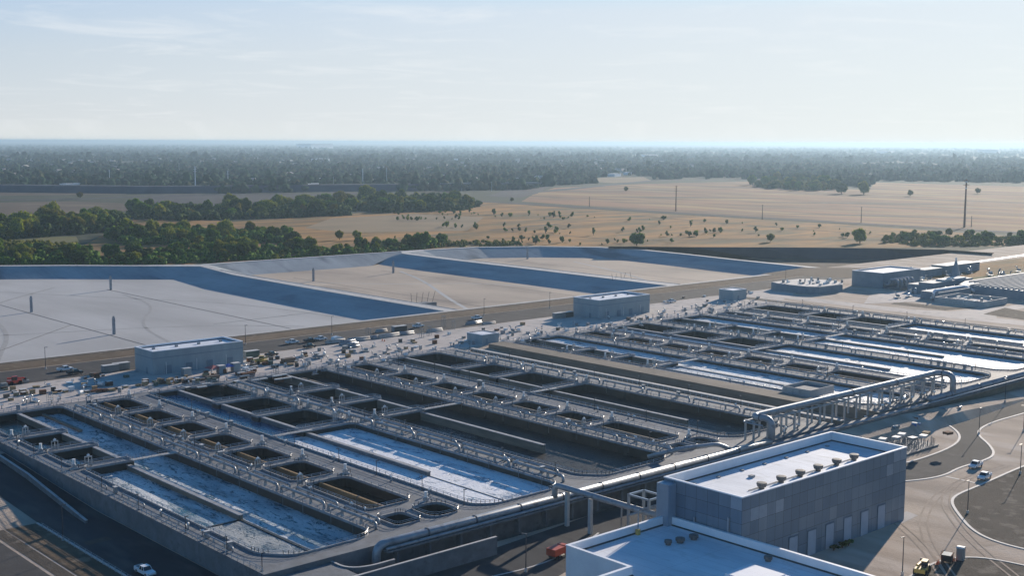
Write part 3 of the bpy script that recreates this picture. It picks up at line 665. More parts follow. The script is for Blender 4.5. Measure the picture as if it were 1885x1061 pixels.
    for pts, z in [([(120.9, 386), (120.9, 207)], 0), ([(121, 387.6), (318.6, 387.6)], 0), ([(318.7, 387.6), (318.7, 207)], 0)]:
        b = MB(); rail_mb(b, pts, z); add(b, 'guard_rail', 'rail')
    # pale lips round the cross walks
    return T
EW, EL = 15, 16
blkW = make_block(0, 'treatment_basin', 'near concrete treatment basin block with foamy open channels and drained tanks', True)
blkE = make_block(OFF, 'treatment_basin', 'far concrete treatment basin block beyond the tan trench wall, glittering channels', False)
def wsheet(r, z, m):
    b = MB(); b.box(r[0], r[1], r[2], r[3], z-.25, z); return struct(b.build('water', m))
wsheet((124.2, 138.2, 307, 384), -2.1, 'water_dark'); wsheet((125.3, 132, 311, 325), -1.9, 'water_blue'); wsheet((125.3, 132, 333, 346), -1.9, 'water_blue')
wsheet((138.8, 153, 306, 384.5), -2.2, 'water_streaked')
wsheet((125.5, 153, 210.8, 305.9), -2.15, 'water_streaked'); wsheet((125.5, 137.8, 210.8, 245.5), -2.0, 'water_grey_foam')
wsheet((157, 179, 211, 383), -2.4, 'water_dark')
wsheet((181, 193.6, 304, 384.5), -1.55, 'water_blue')
wsheet((181, 210, 211, 303.9), -1.5, 'water_foamy')
wsheet((193.7, 210, 306, 384.5), -2.6, 'water_dark')
wsheet((218.5, 252, 211, 384.5), -2.9, 'water_shallow')
wsheet((256, 276, 213, 384.5), -2.9, 'water_dark')
wsheet((279, 308, 214, 384.5), -2.9, 'water_shallow')
for (a, c, d, e, z, m) in [(124.2, 138.2, 307, 383, -2.4, 'water_dark'), (138.8, 153, 306, 384.5, -1.1, 'water_right'), (125.5, 153, 210.8, 305.9, -1.1, 'water_right'), (157, 179, 211, 383, -2.6, 'water_dark'),
                           (181, 193.6, 304, 384.5, -1.1, 'water_right'), (181, 210, 211, 303.9, -1.1, 'water_right'), (193.7, 210, 306, 384.5, -2.7, 'water_dark'), (218.5, 235, 304, 384.5, -2.7, 'water_dark'), (235.5, 252, 304, 384.5, -1.1, 'water_right'),
                           (218.5, 252, 211, 303.9, -1.1, 'water_right'), (256, 276, 213, 384.5, -2.7, 'water_dark'), (279, 291.2, 301, 384.5, -1.1, 'water_right'), (291.2, 308, 302, 384.5, -2.6, 'water_dark'), (279, 308, 214, 300.9, -1.1, 'water_right')]:
    wsheet((a+OFF, c+OFF, d, e), z, m)
# trench between the blocks: low wall, soil floor already at its level
t = thing('trench_wall', 'low tan concrete wall running along the trench between the basin blocks', 'wall', (323, 206, -3.9))
b = MB(); b.box(-.6, .6, 0, 176, 0, 4.2); b.build('wall', 'tan_wall', t); b = MB(); b.box(-.9, .9, 0, 176, 4.2, 4.4); b.build('coping', 'concrete_light', t)
t = thing('trench_wall', 'taller tan concrete wall carrying pipes beside the far basin block', 'wall', (334.5, 206, -3.9))
b = MB(); b.box(-.5, .5, 24, 178, 0, 4.6); b.build('wall', 'tan_wall', t); b = MB(); b.box(-.8, 8.2, 24, 178, 4.6, 4.8); b.build('coping', 'tan_wall', t)
t = thing('valve_chamber', 'grey concrete chamber with open roof behind the elevated pipe', 'concrete chamber', (352, 238, 0))
b = MB(); b.box(-6.5, -6.2, -5, 6, 0, 2.6); b.box(7.2, 7.5, -5, 6, 0, 2.6); b.box(-6.2, 7.2, -5, -4.7, 0, 2.6); b.box(-6.2, 7.2, 5.7, 6, 0, 2.6); b.build('wall', 'concrete_light', t)
b = MB(); b.box(-6.1, 7.1, -4.6, 5.6, 0, 1.6); b.build('cover', 'concrete', t)
# ---------------------------------------------------------------- air pipes along the walkways
SEGN = {}
def air_pipe(u, v0, v1, z, r, place_, arch=True, reach=0):
    k = SEGN.setdefault(place_, 0); SEGN[place_] += 1
    t = thing('air_pipe', 'air pipe, %s from the back, %s' % (nth(k), place_), 'pipe', (u, v0, 0), 0, 'air pipe lengths on the walkways')
    L = v1-v0
    b = MB()
    if arch: b.bend([(0, 0, z), (0, L, z)][::-1]+[], r, 1) if 0 else b.bend([(0, L, 0), (0, L, z), (0, 0, z), (0, 0, 0)], r, .9, 8, 3)
    else: b.tube([(0, 0, z), (0, L, z)], r, 8)
    b.build('run', 'pipe', t, True)
    for f in (.06, .94): b = MB(); b.tube([(0, L*f-.12, z), (0, L*f+.12, z)], r*1.35, 8); b.build('flange', 'steel', t)
    if reach:
        for f in (.27, .74): b = MB(); b.bend([(0, L*f, z), (0, L*f, z+.4), (reach, L*f, z+.4), (reach, L*f, -1.9)], .085, .4, 6, 3); b.build('drop_leg', 'grey_equipment', t, True)
    for f in (.3, .7): b = MB(); b.box(-r, r, L*f-.12, L*f+.12, 0, z-r*.9); b.build('saddle', 'concrete_light', t)
WK = [('double pipe walkway of the near block', 153.9, .33), ('middle walkway of the near block', 211.6, .4), ('third walkway of the near block', 253.3, .3), ('east outer walkway of the near block', 310, .33)]
for nm, u, r in WK:
    v = 378
    while v > 225:
        v2 = max(v-20.5, 214); air_pipe(u, v2+.6, v-1.2, 1.5, r, nm, True, -3.4 if u > 300 else -2.6); v = v2
for nm, u, r, vv in [('inner side of the double pipe walkway', 156.6, .28, 375), ('east side of the middle walkway', 215, .36, 300), ('east side of the third walkway', 255.9, .24, 375)]:
    v = vv
    while v > 228:
        v2 = max(v-20.5, 215); air_pipe(u, v2+2.2, v-.8, 1.2, r, nm); v = v2
for nm, u, r in [('west outer walkway of the near block', 122.8, .17)]:
    v = 296
    while v > 232: v2 = v-20.5; air_pipe(u, v2+8, v-.8, 1.0, r, nm); v = v2
for nm, u, r in [('first walkway of the far block', 154.5+OFF, .35), ('middle walkway of the far block', 212.5+OFF, .35), ('third walkway of the far block', 254+OFF, .33), ('east outer walkway of the far block', 310+OFF, .33)]:
    v = 378
    while v > 236: v2 = max(v-26, 216); air_pipe(u, v2+.6, v-1.2, 1.4, r, nm, True, -3.3 if u < 500 else -3.6); v = v2
# ---------------------------------------------------------------- mixer drives and gates at the cells
def mixer():
    t = thing('mixer_drive', 'x', 'mixer', (0, 0, 0))
    b = MB(); b.box(-1.1, 1.1, -.7, .7, 0, .35); b.build('base_plate', 'concrete_light', t)
    b = MB(); b.box(-.6, .6, -.45, .45, .35, 1.1); b.tube([(0, 0, 1.1), (0, 0, 1.35)], .5, 10); b.build('gearbox', 'steel', t)
    b = MB(); b.tube([(0, 0, 1.35), (0, 0, 2.5)], .36, 10); b.tube([(0, 0, 2.5), (0, 0, 2.65)], .44, 10); b.build('motor', 'white_paint', t)
    b = MB(); b.tube([(.6, 0, .9), (1.5, 0, .9), (1.5, 0, .1)], .09, 6); b.build('conduit', 'dark_steel', t)
    return t
def slide_gate():
    t = thing('slide_gate', 'x', 'sluice gate', (0, 0, 0))
    b = MB(); b.box(-.95, -.75, -.12, .12, 0, 2.6); b.box(.75, .95, -.12, .12, 0, 2.6); b.box(-.95, .95, -.15, .15, 2.45, 2.7); b.build('frame', 'steel', t)
    b = MB(); b.tube([(0, 0, .2), (0, 0, 3.5)], .07, 6); b.build('stem', 'white_paint', t)
    b = MB(); b.box(-.7, .7, -.06, .06, .3, 1.2); b.build('gate_plate', 'grey_equipment', t)
    b = MB(); b.tube([(-.35, 0, 2.95), (.35, 0, 2.95)], .28, 8); b.build('actuator', 'white_paint', t)
    return t
mp_, sg_ = mixer(), slide_gate()
C2 = [361, 339, 318.2, 298, 277.2, 257]; C5 = [359, 336, 314.5, 294, 273.5, 254]
for o, blk in ((0, 'near'), (OFF, 'far')):
    gm = 'mixer drives on the cell cross walks'; gg = 'sluice gates on the cell cross walks'
    for i, v in enumerate([382.8]+C2+[223.5]):
        place(mp_, (174.8+o, v, .0), rnd.uniform(-.2, .2), 'mixer, %s from the back, east end, second cell row, %s block' % (nth(i), blk), 'mixer', gm)
        if i < 7: place(sg_, (160.3+o, v-1.5, 0), .2, 'sluice gate, %s from the back, west end, second cell row, %s block' % (nth(i), blk), 'sluice gate', gg)
    for i, v in enumerate([384.5]+C5+[223.5]):
        place(mp_, (271.2+o, v, 0), rnd.uniform(-.2, .2), 'mixer, %s from the back, east end, fifth cell row, %s block' % (nth(i), blk), 'mixer', gm)
        if i < 7: place(sg_, (257.4+o, v-1.5, 0), .2, 'sluice gate, %s from the back, west end, fifth cell row, %s block' % (nth(i), blk), 'sluice gate', gg)
    for row, u, vs3 in (('first', 124.6, (351, 329.6, 307.4)), ('third', 211.2, (356, 331, 308)), ('fourth', 218.6, (353, 328.5, 305)), ('sixth', 309, (352, 330, 302))):
        for i, v in enumerate(vs3):
            place(mp_, (u+o, v, 0), rnd.uniform(-.3, .3), 'mixer, %s from the back, end of %s cell row, %s block' % (nth(i), row, blk), 'mixer', gm)
            place(sg_, (u+o+(4 if u < 200 or 215 < u < 230 else -5), v+.2, 0), rnd.uniform(-.3, .3), 'sluice gate on cross walk, %s from the back, %s cell row, %s block' % (nth(i), row, blk), 'sluice gate', gg)
# control cabinets and small valves scattered along the walkways
def cabinet():
    t = thing('control_cabinet', 'x', 'cabinet', (0, 0, 0))
    b = MB(); b.box(-.6, .6, -.3, .3, .15, 1.7); b.build('housing', 'grey_equipment', t)
    b = MB(); b.box(-.7, .7, -.45, .45, 1.7, 1.78); b.build('sun_shade', 'pale_top', t)
    b = MB(); b.box(-.5, .5, -.33, -.302, .3, 1.5); b.build('door', 'steel', t)
    b = MB(); b.box(-.55, -.4, -.1, .1, 0, .15); b.box(.4, .55, -.1, .1, 0, .15); b.build('leg', 'dark_steel', t)
    return t
def valve():
    t = thing('valve_stand', 'x', 'valve', (0, 0, 0))
    b = MB(); b.tube([(0, 0, 0), (0, 0, 1.3)], .14, 7); b.tube([(0, 0, 0), (0, 0, .3)], .3, 8); b.build('pedestal', 'grey_equipment', t)
    b = MB(); b.tube([(-.4, 0, 1.35), (.4, 0, 1.35)], .26, 8); b.build('actuator', 'white_paint', t)
    b = MB()
    for k in range(10):
        a = k*math.pi/5; c = a+math.pi/5; b.tube([(.45, .38*math.cos(a), 1.35+.38*math.sin(a)), (.45, .38*math.cos(c), 1.35+.38*math.sin(c))], .04, 4, False)
    b.build('handwheel', 'dark_steel', t)
    return t
cab_, val_ = cabinet(), valve()
for wn, u, n in (('west outer walkway', 123, 8), ('double pipe walkway', 158.8, 12), ('second walkway', 179.5, 9), ('middle walkway', 213.5, 12), ('third walkway', 257, 10), ('fourth walkway', 276.5, 8), ('east outer walkway', 314, 12)):
    for o, blk in ((0, 'near'), (OFF, 'far')):
        vv = sorted([rnd.uniform(214, 380) for _ in range(n)], reverse=True)
        ic = iv = 0
        for v in vv:
            if rnd.random() < .35:
                place(cab_, (u+o, v, 0), rnd.choice((0, math.pi/2)), 'grey control cabinet, %s from the back, %s, %s block' % (nth(ic), wn, blk), 'cabinet', 'control cabinets on the walkways'); ic += 1
            else:
                place(val_, (u+o, v, 0), rnd.uniform(0, 3), 'pedestal valve, %s from the back, %s, %s block' % (nth(iv), wn, blk), 'valve', 'pedestal valves on the walkways'); iv += 1
# deck lamps
def deck_lamp():
    t = thing('deck_lamp', 'x', 'lamp post', (0, 0, 0))
    b = MB(); b.tube([(0, 0, 0), (0, 0, 3.6)], .09, 6); b.box(-.2, .2, -.2, .2, 0, .12); b.build('post', 'dark_steel', t)
    b = MB(); b.box(-.1, .75, -.16, .16, 3.6, 3.74); b.build('lamp_head', 'dark_steel', t)
    return t
dl_ = deck_lamp()
for wn, u, o, vv in (('west outer walkway', 121.4, 0, [338, 326, 307.5, 283, 263, 240, 222, 208]), ('double pipe walkway', 158.2, 0, [370, 347, 325, 306, 285, 266, 246, 228]), ('second walkway', 180.3, 0, [372, 350, 326, 290, 268, 251, 232, 216]),
                     ('middle walkway', 214, 0, [372, 346, 322, 304, 283, 262, 240, 220]), ('third walkway', 257, 0, [370, 346, 325, 303, 284, 264, 244, 226]), ('fourth walkway', 278, 0, [372, 350, 330, 309, 289, 268, 246, 226]), ('east outer walkway', 317, 0, [376, 352, 328, 306, 284, 262, 240, 218]),
                     ('first walkway', 158, OFF, [370, 340, 310, 280, 250, 222]), ('middle walkway', 214, OFF, [370, 340, 310, 280, 250, 222]), ('third walkway', 257, OFF, [370, 340, 310, 280, 250]), ('east outer walkway', 316, OFF, [370, 340, 310, 280, 250])):
    for i, v in enumerate(vv):
        place(dl_, (u+o, v, 0), 0 if i % 2 else math.pi, 'dark deck lamp post, %s from the back, %s, %s block' % (nth(i), wn, 'far' if o else 'near'), 'lamp post', 'lamp posts on the basin walkways')
# bridge posts at the south ends
# ---------------------------------------------------------------- big pipes
def pipe_thing(name, label, paths, r, loc, bands=(), cols=(), rad=3., m='pipe', colr=.35, colbase=-5):
    t = thing(name, label, 'pipe', loc); lx, ly, lz = loc
    for i, p in enumerate(paths):
        b = MB(); b.bend([(x-lx, y-ly, z-lz) for x, y, z in p], r, rad, 14, 6); b.build('pipe_run', m, t, True)
    for (x, y, z, ax) in bands:
        b = MB(); d = {'x': (.18, 0, 0), 'y': (0, .18, 0), 'z': (0, 0, .18)}[ax]
        b.tube([(x-lx-d[0], y-ly-d[1], z-lz-d[2]), (x-lx+d[0], y-ly+d[1], z-lz+d[2])], r*1.14, 14); b.build('coupling', 'pipe_band', t)
    for (x, y, z0, z1, w) in cols:
        b = MB(); b.box(x-lx-w, x-lx+w, y-ly-w, y-ly+w, z0-lz, z1-lz); b.build('column', 'concrete_light', t)
    return t
t = thing('pipe_gallery', 'long concrete shelf on stub piers carrying the main pipe past the basins', 'pipe shelf', (148, 202, -5))
b = MB(); b.box(0, 470, 0, 3.9, 4.1, 4.5); b.build('shelf', 'concrete', t)
for k in range(11):
    b = MB(); b.box(3+k*8.7, 3.6+k*8.7, .9, 2.4, 0, 4.1); b.build('pier', 'concrete', t)
b = MB(); b.box(0, 240, 3.6, 3.88, -.1, 4.1); b.build('back_wall', 'concrete', t)
pipe_thing('main_air_header', 'thick grey main pipe running along the front edge of the near basins', [[(146.5, 204.3, -4.4), (146.5, 204.3, .55), (284, 204.3, .55)]], .95, (150, 204.3, -.5),
           [(160+k*13.6, 204.3, .55, 'x') for k in range(9)], rad=2.4)
pipe_thing('main_air_header', 'thick bright pipe along the basin edge at the right side of the picture', [[(372, 204.3, .55), (620, 204.3, .55)]], .95, (372, 204.3, -.5), [(385+k*20, 204.3, .55, 'x') for k in range(10)])
pipe_thing('small_header', 'slim pipe running beside the thick main pipe on the shelf', [[(148, 202.6, -.1), (620, 202.6, -.1)]], .32, (148, 202.6, -.5))
pipe_thing('drain_pipe', 'blue grey pipe bundle at the left end of the pipe shelf', [[(147, 200, -3.6), (158, 200, -3.6)], [(149, 198, -4), (157, 198, -4)]], .8, (148, 200, -5), rad=1.5)
pipe_thing('crossover_pipe', 'large elbowed pipe bridging from the main pipe to the white roofed building', [[(198.2, 203.8, 1.0), (198.2, 203.8, 4.1), (198.2, 171.6, 4.1)]], .72, (198.2, 203.8, .6),
           cols=[(198.2, 199.6, -5, 3.3, .42), (198.2, 192, -5, 3.3, .42)], rad=2.2)
# elevated pipe with its couplings and twin columns
BZ = 7.0; BV = 210.2
cols = []
u = 282.
while u < 388: cols += [(u, BV-1.5, 0.0 if u < 319 or u > 343 else -1, BZ-1.3, .24), (u, BV+1.4, 0.0, BZ-1.3, .24)]; u += 6.6
t = pipe_thing('elevated_pipe', 'long elevated grey pipe on a row of columns with bends at both ends', [[(284.5, 204.3, .6), (284.5, 204.3, BZ), (283, BV, BZ), (386, BV, BZ), (387, 204.3, BZ), (387, 204.3, .6)]], 1.0, (284, BV, 0),
           [(283.7, 207.6, BZ, 'y'), (334, BV, BZ, 'x'), (360, BV, BZ, 'x'), (386.3, 207.8, BZ, 'y')], cols, rad=2.6)
for a in range(16):
    b = MB(); b.box(-2.4+a*6.6, -1.6+a*6.6, -1.9, 1.8, BZ-1.3, BZ-1.0); b.build('cross_beam', 'concrete_light', t)
b = MB(); b.box(-3, 103, 1.1, 1.5, BZ-1.5, BZ-1.1); b.box(-3, 103, -1.9, -1.5, BZ-1.5, BZ-1.1); b.build('side_beam', 'concrete_light', t)
b = MB(); b.bend([(-4, -6, BZ-1.3), (-4, 1.2, BZ-1.3), (104, 1.2, BZ-1.3)], .25, 1.5, 8); b.build('small_pipe', 'pipe', t, True)
pipe_thing('branch_pipe', 'grey angled pipe rising beside the roof corner of the panelled building', [[(245, 216, .4), (250, 209, 3.2), (262, 205.5, 3.2), (266, 204.4, 1.2)]], .6, (250, 209, 0), rad=2)
# railing and arch at the right end of the elevated pipe
t = thing('pipe_arch', 'thin white looped rail at the right end of the elevated pipe', 'rail', (389, 206, 0))
b = MB(); b.bend([(0, 0, 0), (0, 0, 5.5), (4, -1.5, 5.5), (4, -1.5, 0)], .13, 1.6, 6); b.build('loop', 'white_paint', t)
# steel frame beside the white roofed building
t = thing('pipe_gantry', 'grey goal shaped steel frame holding thin pipes by the white roof', 'steel frame', (198, 174, -5))
b = MB()
for (x, y) in ((0, 0), (0, 6), (5, 0), (5, 6)): b.box(x-.25, x+.25, y-.25, y+.25, 0, 12.2)
b.box(-.2, 5.2, -.2, .2, 11.8, 12.2); b.box(-.2, 5.2, 5.8, 6.2, 11.8, 12.2); b.box(-.2, .2, -.2, 6.2, 11.8, 12.2); b.box(4.8, 5.2, 0, 6, 11.8, 12.2); b.build('frame', 'steel', t)
b = MB(); b.bend([(-3, 1, 10), (8, 1, 10), (8, 1, 4)], .22, 1, 7); b.bend([(-3, 3, 8.6), (9, 3, 8.6), (9, 3, 3)], .28, 1, 7); b.bend([(1, -3, 9.2), (1, 9, 9.2), (1, 9, 3)], .2, 1, 7); b.build('pipework', 'pipe', t, True)
# retaining walls
def wallthing(label, pts, z0, z1, w=.5, m='concrete', cap='concrete_light'):
    x0, y0 = pts[0]; t = thing('retaining_wall', label, 'wall', (x0, y0, z0)); P = [Vector((x-x0, y-y0)) for x, y in pts]; b = MB(); c = MB()
    for i in range(len(P)-1):
        d = (P[i+1]-P[i]); L = d.length; d.normalize(); n = Vector((-d.y, d.x)); za = z1[i] if hasattr(z1, '__len__') else z1; zb = z1[i+1] if hasattr(z1, '__len__') else z1
        for mb, ww, lo, hi in ((b, w/2, 0, 0), (c, w/2+.06, -1, .12)):
            A = P[i]; B = P[i+1]; q = [A-n*ww, B-n*ww, B+n*ww, A+n*ww]; tops = [za, zb, zb, za]
            if mb is b: V = [(p.x, p.y, 0) for p in q]+[(p.x, p.y, h-z0) for p, h in zip(q, tops)]
            else: V = [(p.x, p.y, h-z0+.002) for p, h in zip(q, tops)]+[(p.x, p.y, h-z0+.12) for p, h in zip(q, tops)]
            mb.add(V, [(3, 2, 1, 0), (4, 5, 6, 7), (0, 1, 5, 4), (1, 2, 6, 5), (2, 3, 7, 6), (3, 0, 4, 7)])
    b.build('wall', m, t); c.build('coping', cap, t); return t
wallthing('long straight retaining wall in front of the pipe shelf, bottom of the picture', [(118, 195.6), (172.5, 195.6)], -5.1, -1.0)
wallthing('sloping ramp wall beside the dark road at the left edge', [(117.4, 360), (116.6, 318), (115, 288), (114.4, 276)], -5.1, [-.6, -2.0, -3.6, -4.3], m='concrete')
wallthing('curved low wall round the pit at the left end of the pipe shelf', smooth([(136.5, 206), (136.5, 201), (140, 198.5), (147, 198.5)], 2), -5.1, -1.0, .4)
b = MB(); b.box(120.4, 136.3, 196, 205.95, -5, -1.1); struct(b.build('ramp', 'concrete'))
wallthing('short return wall closing the ramp at the bottom left', [(120.6, 205.5), (120.6, 190)], -5.1, -.6, .5)
# ================================================================ buildings
def GV(x, y, v):
    d = CF*FPX + CR*(x-942.5) - CU*(y-530.5); t = v/d.y
    return Vector((d.x*t, v, HC+d.z*t))
def shell_building(name, label, poly, zb, zt, par, wallm, roofm, capm='parapet_white', th=.5, innerm='parapet_white', loc=None, panels=None):
    x0, y0 = poly[0]; t = thing(name, label, 'building', (x0, y0, zb)); P = [(x-x0, y-y0) for x, y in poly]
    if area(P) < 0: P = P[::-1]
    H = zt-zb; n = len(P)
    I = offset(P, -th)
    b = MB()
    if panels: panels(b, P, H)
    else: b.mat(wallm); b.add([(*p, 0) for p in P]+[(*p, H-.25) for p in P], [(i, (i+1) % n, (i+1) % n+n, i+n) for i in range(n)])
    b.build('wall', None, t)
    b = MB(); b.sheet(I, H-par); b.build('roof', roofm, t)
    b = MB(); b.mat(innerm); b.add([(*p, H-par) for p in I]+[(*p, H-.002) for p in I], [((i+1) % n, i, i+n, (i+1) % n+n) for i in range(n)])
    O = offset(P, .08); I2 = offset(P, -th-.05); b.mat(capm)
    V = [(*p, H-.25) for p in O]+[(*p, H) for p in O]+[(*p, H) for p in I2]+[(*p, H-.18) for p in I2]
    b.add(V, [(k*n+i, k*n+(i+1) % n, (k+1)*n+(i+1) % n, (k+1)*n+i) for i in range(n) for k in range(3)])
    b.build('parapet', None, t)
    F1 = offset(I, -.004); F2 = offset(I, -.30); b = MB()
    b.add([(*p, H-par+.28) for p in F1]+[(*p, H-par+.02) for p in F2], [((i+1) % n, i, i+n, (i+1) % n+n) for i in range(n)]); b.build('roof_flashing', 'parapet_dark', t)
    return t, (x0, y0)
def panels(b, P, H):
    r = random.Random(5)
    for i in range(len(P)):
        p = Vector(P[i]); q = Vector(P[(i+1) % len(P)]); d = q-p; L = d.length; d.normalize()
        rows = [0, 3.2, 6.4, 9.4, 12.2, 15, H-.25]; nc = max(1, round(L/2.9)); w = L/nc
        for j in range(len(rows)-1):
            k = 0; prev = 1
            while k < nc:
                span = min(nc-k, r.choice((1, 1, 2, 2, 3)))
                mi = r.choices([0, 1, 2, 3, 4, 'p'], [5, 5, 3.4, 3.0, 1.0, .35 if j < 5 else .8])[0]
                b.mat('cladding_pale' if mi == 'p' else 'cladding_%d' % mi)
                for s_ in range(span):
                    a = p+d*(k+s_)*w; c = p+d*(k+s_+1)*w; g_ = d*.03
                    b.add([(a.x+g_.x, a.y+g_.y, rows[j]+.03), (c.x-g_.x, c.y-g_.y, rows[j]+.03), (c.x-g_.x, c.y-g_.y, rows[j+1]-.03), (a.x+g_.x, a.y+g_.y, rows[j+1]-.03)], [(0, 1, 2, 3)])
                k += span
        nn = Vector((d.y, -d.x))*-.05; b.mat('parapet_dark')
        a = p+nn; c = q+nn; b.add([(a.x, a.y, 0), (c.x, c.y, 0), (c.x, c.y, H-.26), (a.x, a.y, H-.26)], [(0, 1, 2, 3)])
t, o_ = shell_building('panelled_building', 'tall building clad in mixed grey panels with white roof and row of six vents', [(198.8, 149.5), (262.5, 149.5), (262.5, 170.5), (198.8, 170.5)], -5, 13, 2.3, None, 'roof_white', panels=panels)
for i, (x, y) in enumerate([(1402, 901), (1438, 889), (1473, 878), (1506, 868), (1540, 857), (1572, 848)]):
    q = G(x, y, 10.7); b = MB(); cx_, cy_ = q.x-o_[0], q.y-o_[1]; z = 15.7
    b.tube([(cx_, cy_, z-.02), (cx_, cy_, z+.5), (cx_, cy_, z+.55), (cx_, cy_, z+1.15), (cx_, cy_, z+1.45), (cx_, cy_, z+1.5)], 1, 14, rr=[.6, .6, .95, 1.15, 1.1, .7])
    b.build('roof_vent', 'vent_brown', t, False)
q0 = G(1402, 901, 10.7); q1 = G(1572, 848, 10.7); b = MB(); b.tube([(q0.x-o_[0]-3.5, q0.y-o_[1]+.9, 15.85), (q1.x-o_[0]+.5, q1.y-o_[1]+.9, 15.85)], .11, 6)
b.build('roof_conduit', 'grey_equipment', t)
for k in range(1):
    b = MB(); x = 20; b.box(x, x+1.2, 12.6, 13.6, 15.69, 16.2); b.build('roof_hatch', 'concrete_light', t)
for k in range(7):
    b = MB(); x = 6+k*8.5; b.box(x, x+.8, 17.5, 18.3, 15.7, 15.95); b.build('roof_drain', 'grey_equipment', t)
for i, (x, y) in enumerate([(1460, 997), (1494, 991), (1527, 979), (1560, 968), (1591, 955), (1622, 944)]):
    q = GV(x, y, 149.5); b = MB(); u_ = q.x-o_[0]; b.box(u_-1.55, u_+1.55, -.12, -.06, .05, 5.6); ob = b.build('door', 'door_pale', t)
    b = MB(); b.box(u_-1.7, u_-1.55, -.18, -.052, .05, 5.75); b.box(u_+1.55, u_+1.7, -.18, -.052, .05, 5.75); b.box(u_-1.7, u_+1.7, -.18, -.052, 5.75, 5.9); b.build('door_frame', 'cladding_3', t)
b = MB(); b.box(-2.6, -.06, 17.5, 20.8, 8, 17.2); b.build('corner_cabinet', 'cladding_pale', t)
b = MB(); b.box(-.45, -.1, 3, 3.35, 0, 13); b.box(-.45, -.1, 12, 12.3, 0, 11); b.build('downpipe', 'steel', t)
E_ = G(1160, 1042, 5)
t, o_ = shell_building('flat_roofed_building', 'large building with white walls and blue-white flat roof in the bottom foreground', [(167.6, 169), (167.6, E_.y), (152, E_.y), (152, 100), (198.2, 100), (198.2, 169)], -5, 5, 1.9, 'parapet_white', 'roof_white', th=.6)
for (x, y, r) in [(1230, 1004, .8), (1252, 1000, 1.0), (1277, 994, 1.0), (1414, 1034, .85)]:
    q = G(x, y, 3.1); b = MB(); cx_, cy_ = q.x-o_[0], q.y-o_[1]; z = 8.1
    b.tube([(cx_, cy_, z-.02), (cx_, cy_, z+.4), (cx_, cy_, z+.45), (cx_, cy_, z+1.0), (cx_, cy_, z+1.05)], 1, 12, rr=[r*.7, r*.7, r, r, r*.6]); b.build('roof_vent', 'vent_brown', t)
q = G(1360, 1061, 3.1); b = MB(); b.box(q.x-o_[0]-3, q.x-o_[0]+5, q.y-o_[1]-7, q.y-o_[1]+1, 8.08, 9.1); b.build('roof_hatch', 'parapet_white', t)
for (x, y) in [(1300, 985), (1340, 998), (1390, 1013), (1450, 1032)]:
    q = G(x, y, 3.1); b = MB(); b.box(q.x-o_[0]-.2, q.x-o_[0]+.2, q.y-o_[1]-.2, q.y-o_[1]+.2, 8.08, 8.6); b.build('pipe_stub', 'dark_steel', t)
t = thing('roof_antenna', 'yellow based grey mast strapped to the rear parapet of foreground roof', 'mast', (187.4, 167.6, 3.11)); b = MB(); b.tube([(0, 0, 0), (0, 0, 5.4)], .12, 7); b.build('mast', 'steel', t); b = MB(); b.box(-.4, .4, -.35, .35, 0, 1.2); b.build('base', 'yellow_paint', t)
# two process buildings on the north apron
def process_building(label, u0, u1, v0, v1, h, zb=-.45, roofpar=.9, doors=4, step=None):
    poly = [(u0, v0), (u1, v0), (u1, v1), (u0, v1)]
    t, o = shell_building('process_building', label, poly, zb, zb+h, roofpar, 'wall_teal', 'roof_white')
    W_ = u1-u0; D_ = v1-v0
    b = MB(); b.box(-.05, W_+.05, -.05, -.01, h*.68, h*.71); b.box(-.05, -.01, 0, D_, h*.68, h*.71); b.build('band', 'wall_teal_dark', t)
    for k in range(doors):
        x = W_*(k+.7)/(doors+.4); b = MB(); b.box(x-1.3, x+1.3, -.14, -.06, 0, 3.2); b.build('door', 'wall_teal_dark', t)
    b = MB(); b.box(-.14, -.06, D_*.3, D_*.3+1.2, 0, 2.3); b.build('side_door', 'wall_teal_dark', t)
    for k in range(4):
        b = MB(); x = W_*(k+.5)/4; y = D_*.6; b.box(x-.5, x+.5, y-.4, y+.4, h-roofpar, h-roofpar+.7); b.build('roof_unit', 'grey_equipment', t)
    for k in range(3):
        b = MB(); x = W_*(k+.4)/3; b.tube([(x, -.25, 0), (x, -.25, h*.5)], .1, 6); b.build('wall_light', 'white_paint', t)
    return t
process_building('teal grey windowless building on the apron left of centre, blue shadow before it', 199.5, 236.5, 416, 431, 8.9)
process_building('teal grey windowless building on the apron right of centre, near the lagoons', 428, 465, 410.5, 428, 9.2)
t, o_ = shell_building('small_shed', 'small pale box shed with white roof beside the trench', [(337.5, 392), (345.5, 384.5+8), (345.5, 404), (337.5, 404)][:0] or [(336, 390.5), (345.5, 390.5), (345.5, 400.5), (336, 400.5)], -.45, 3.6, .25, 'wall_teal', 'roof_white')
b = MB(); b.box(2, 3.2, -.12, -.06, 0, 2.2); b.build('door', 'wall_teal_dark', t)
t, o_ = shell_building('small_shed', 'small blue grey cube building at the far corner of the apron', [(534, 411.5), (546, 411.5), (546, 421), (534, 421)], -.45, 5.2, .4, 'wall_teal', 'roof_white')
b = MB(); b.box(4, 5.4, -.12, -.06, 0, 2.4); b.build('door', 'wall_teal_dark', t)
t, o_ = shell_building('blower_building', 'blue grey building with five curved ducts on its front, far right', [(646, 388), (688, 388), (688, 409), (646, 409)], -.45, 8.9, .8, 'wall_teal_dark', 'roof_white')
for k in range(5):
    b = MB(); y = 2+0; x = 1.5+k*4.2; b.bend([(x, -9, 0), (x, -9, 5.8), (x, -3.5, 5.8), (x, -3.5, 2.5), (x, .0, 2.5)], .75, 1.6, 8, 3); b.build('duct', 'pipe', t, True)
b = MB(); b.box(0, 20, -11, -2.5, 0, 1.2); b.build('plinth', 'concrete', t)
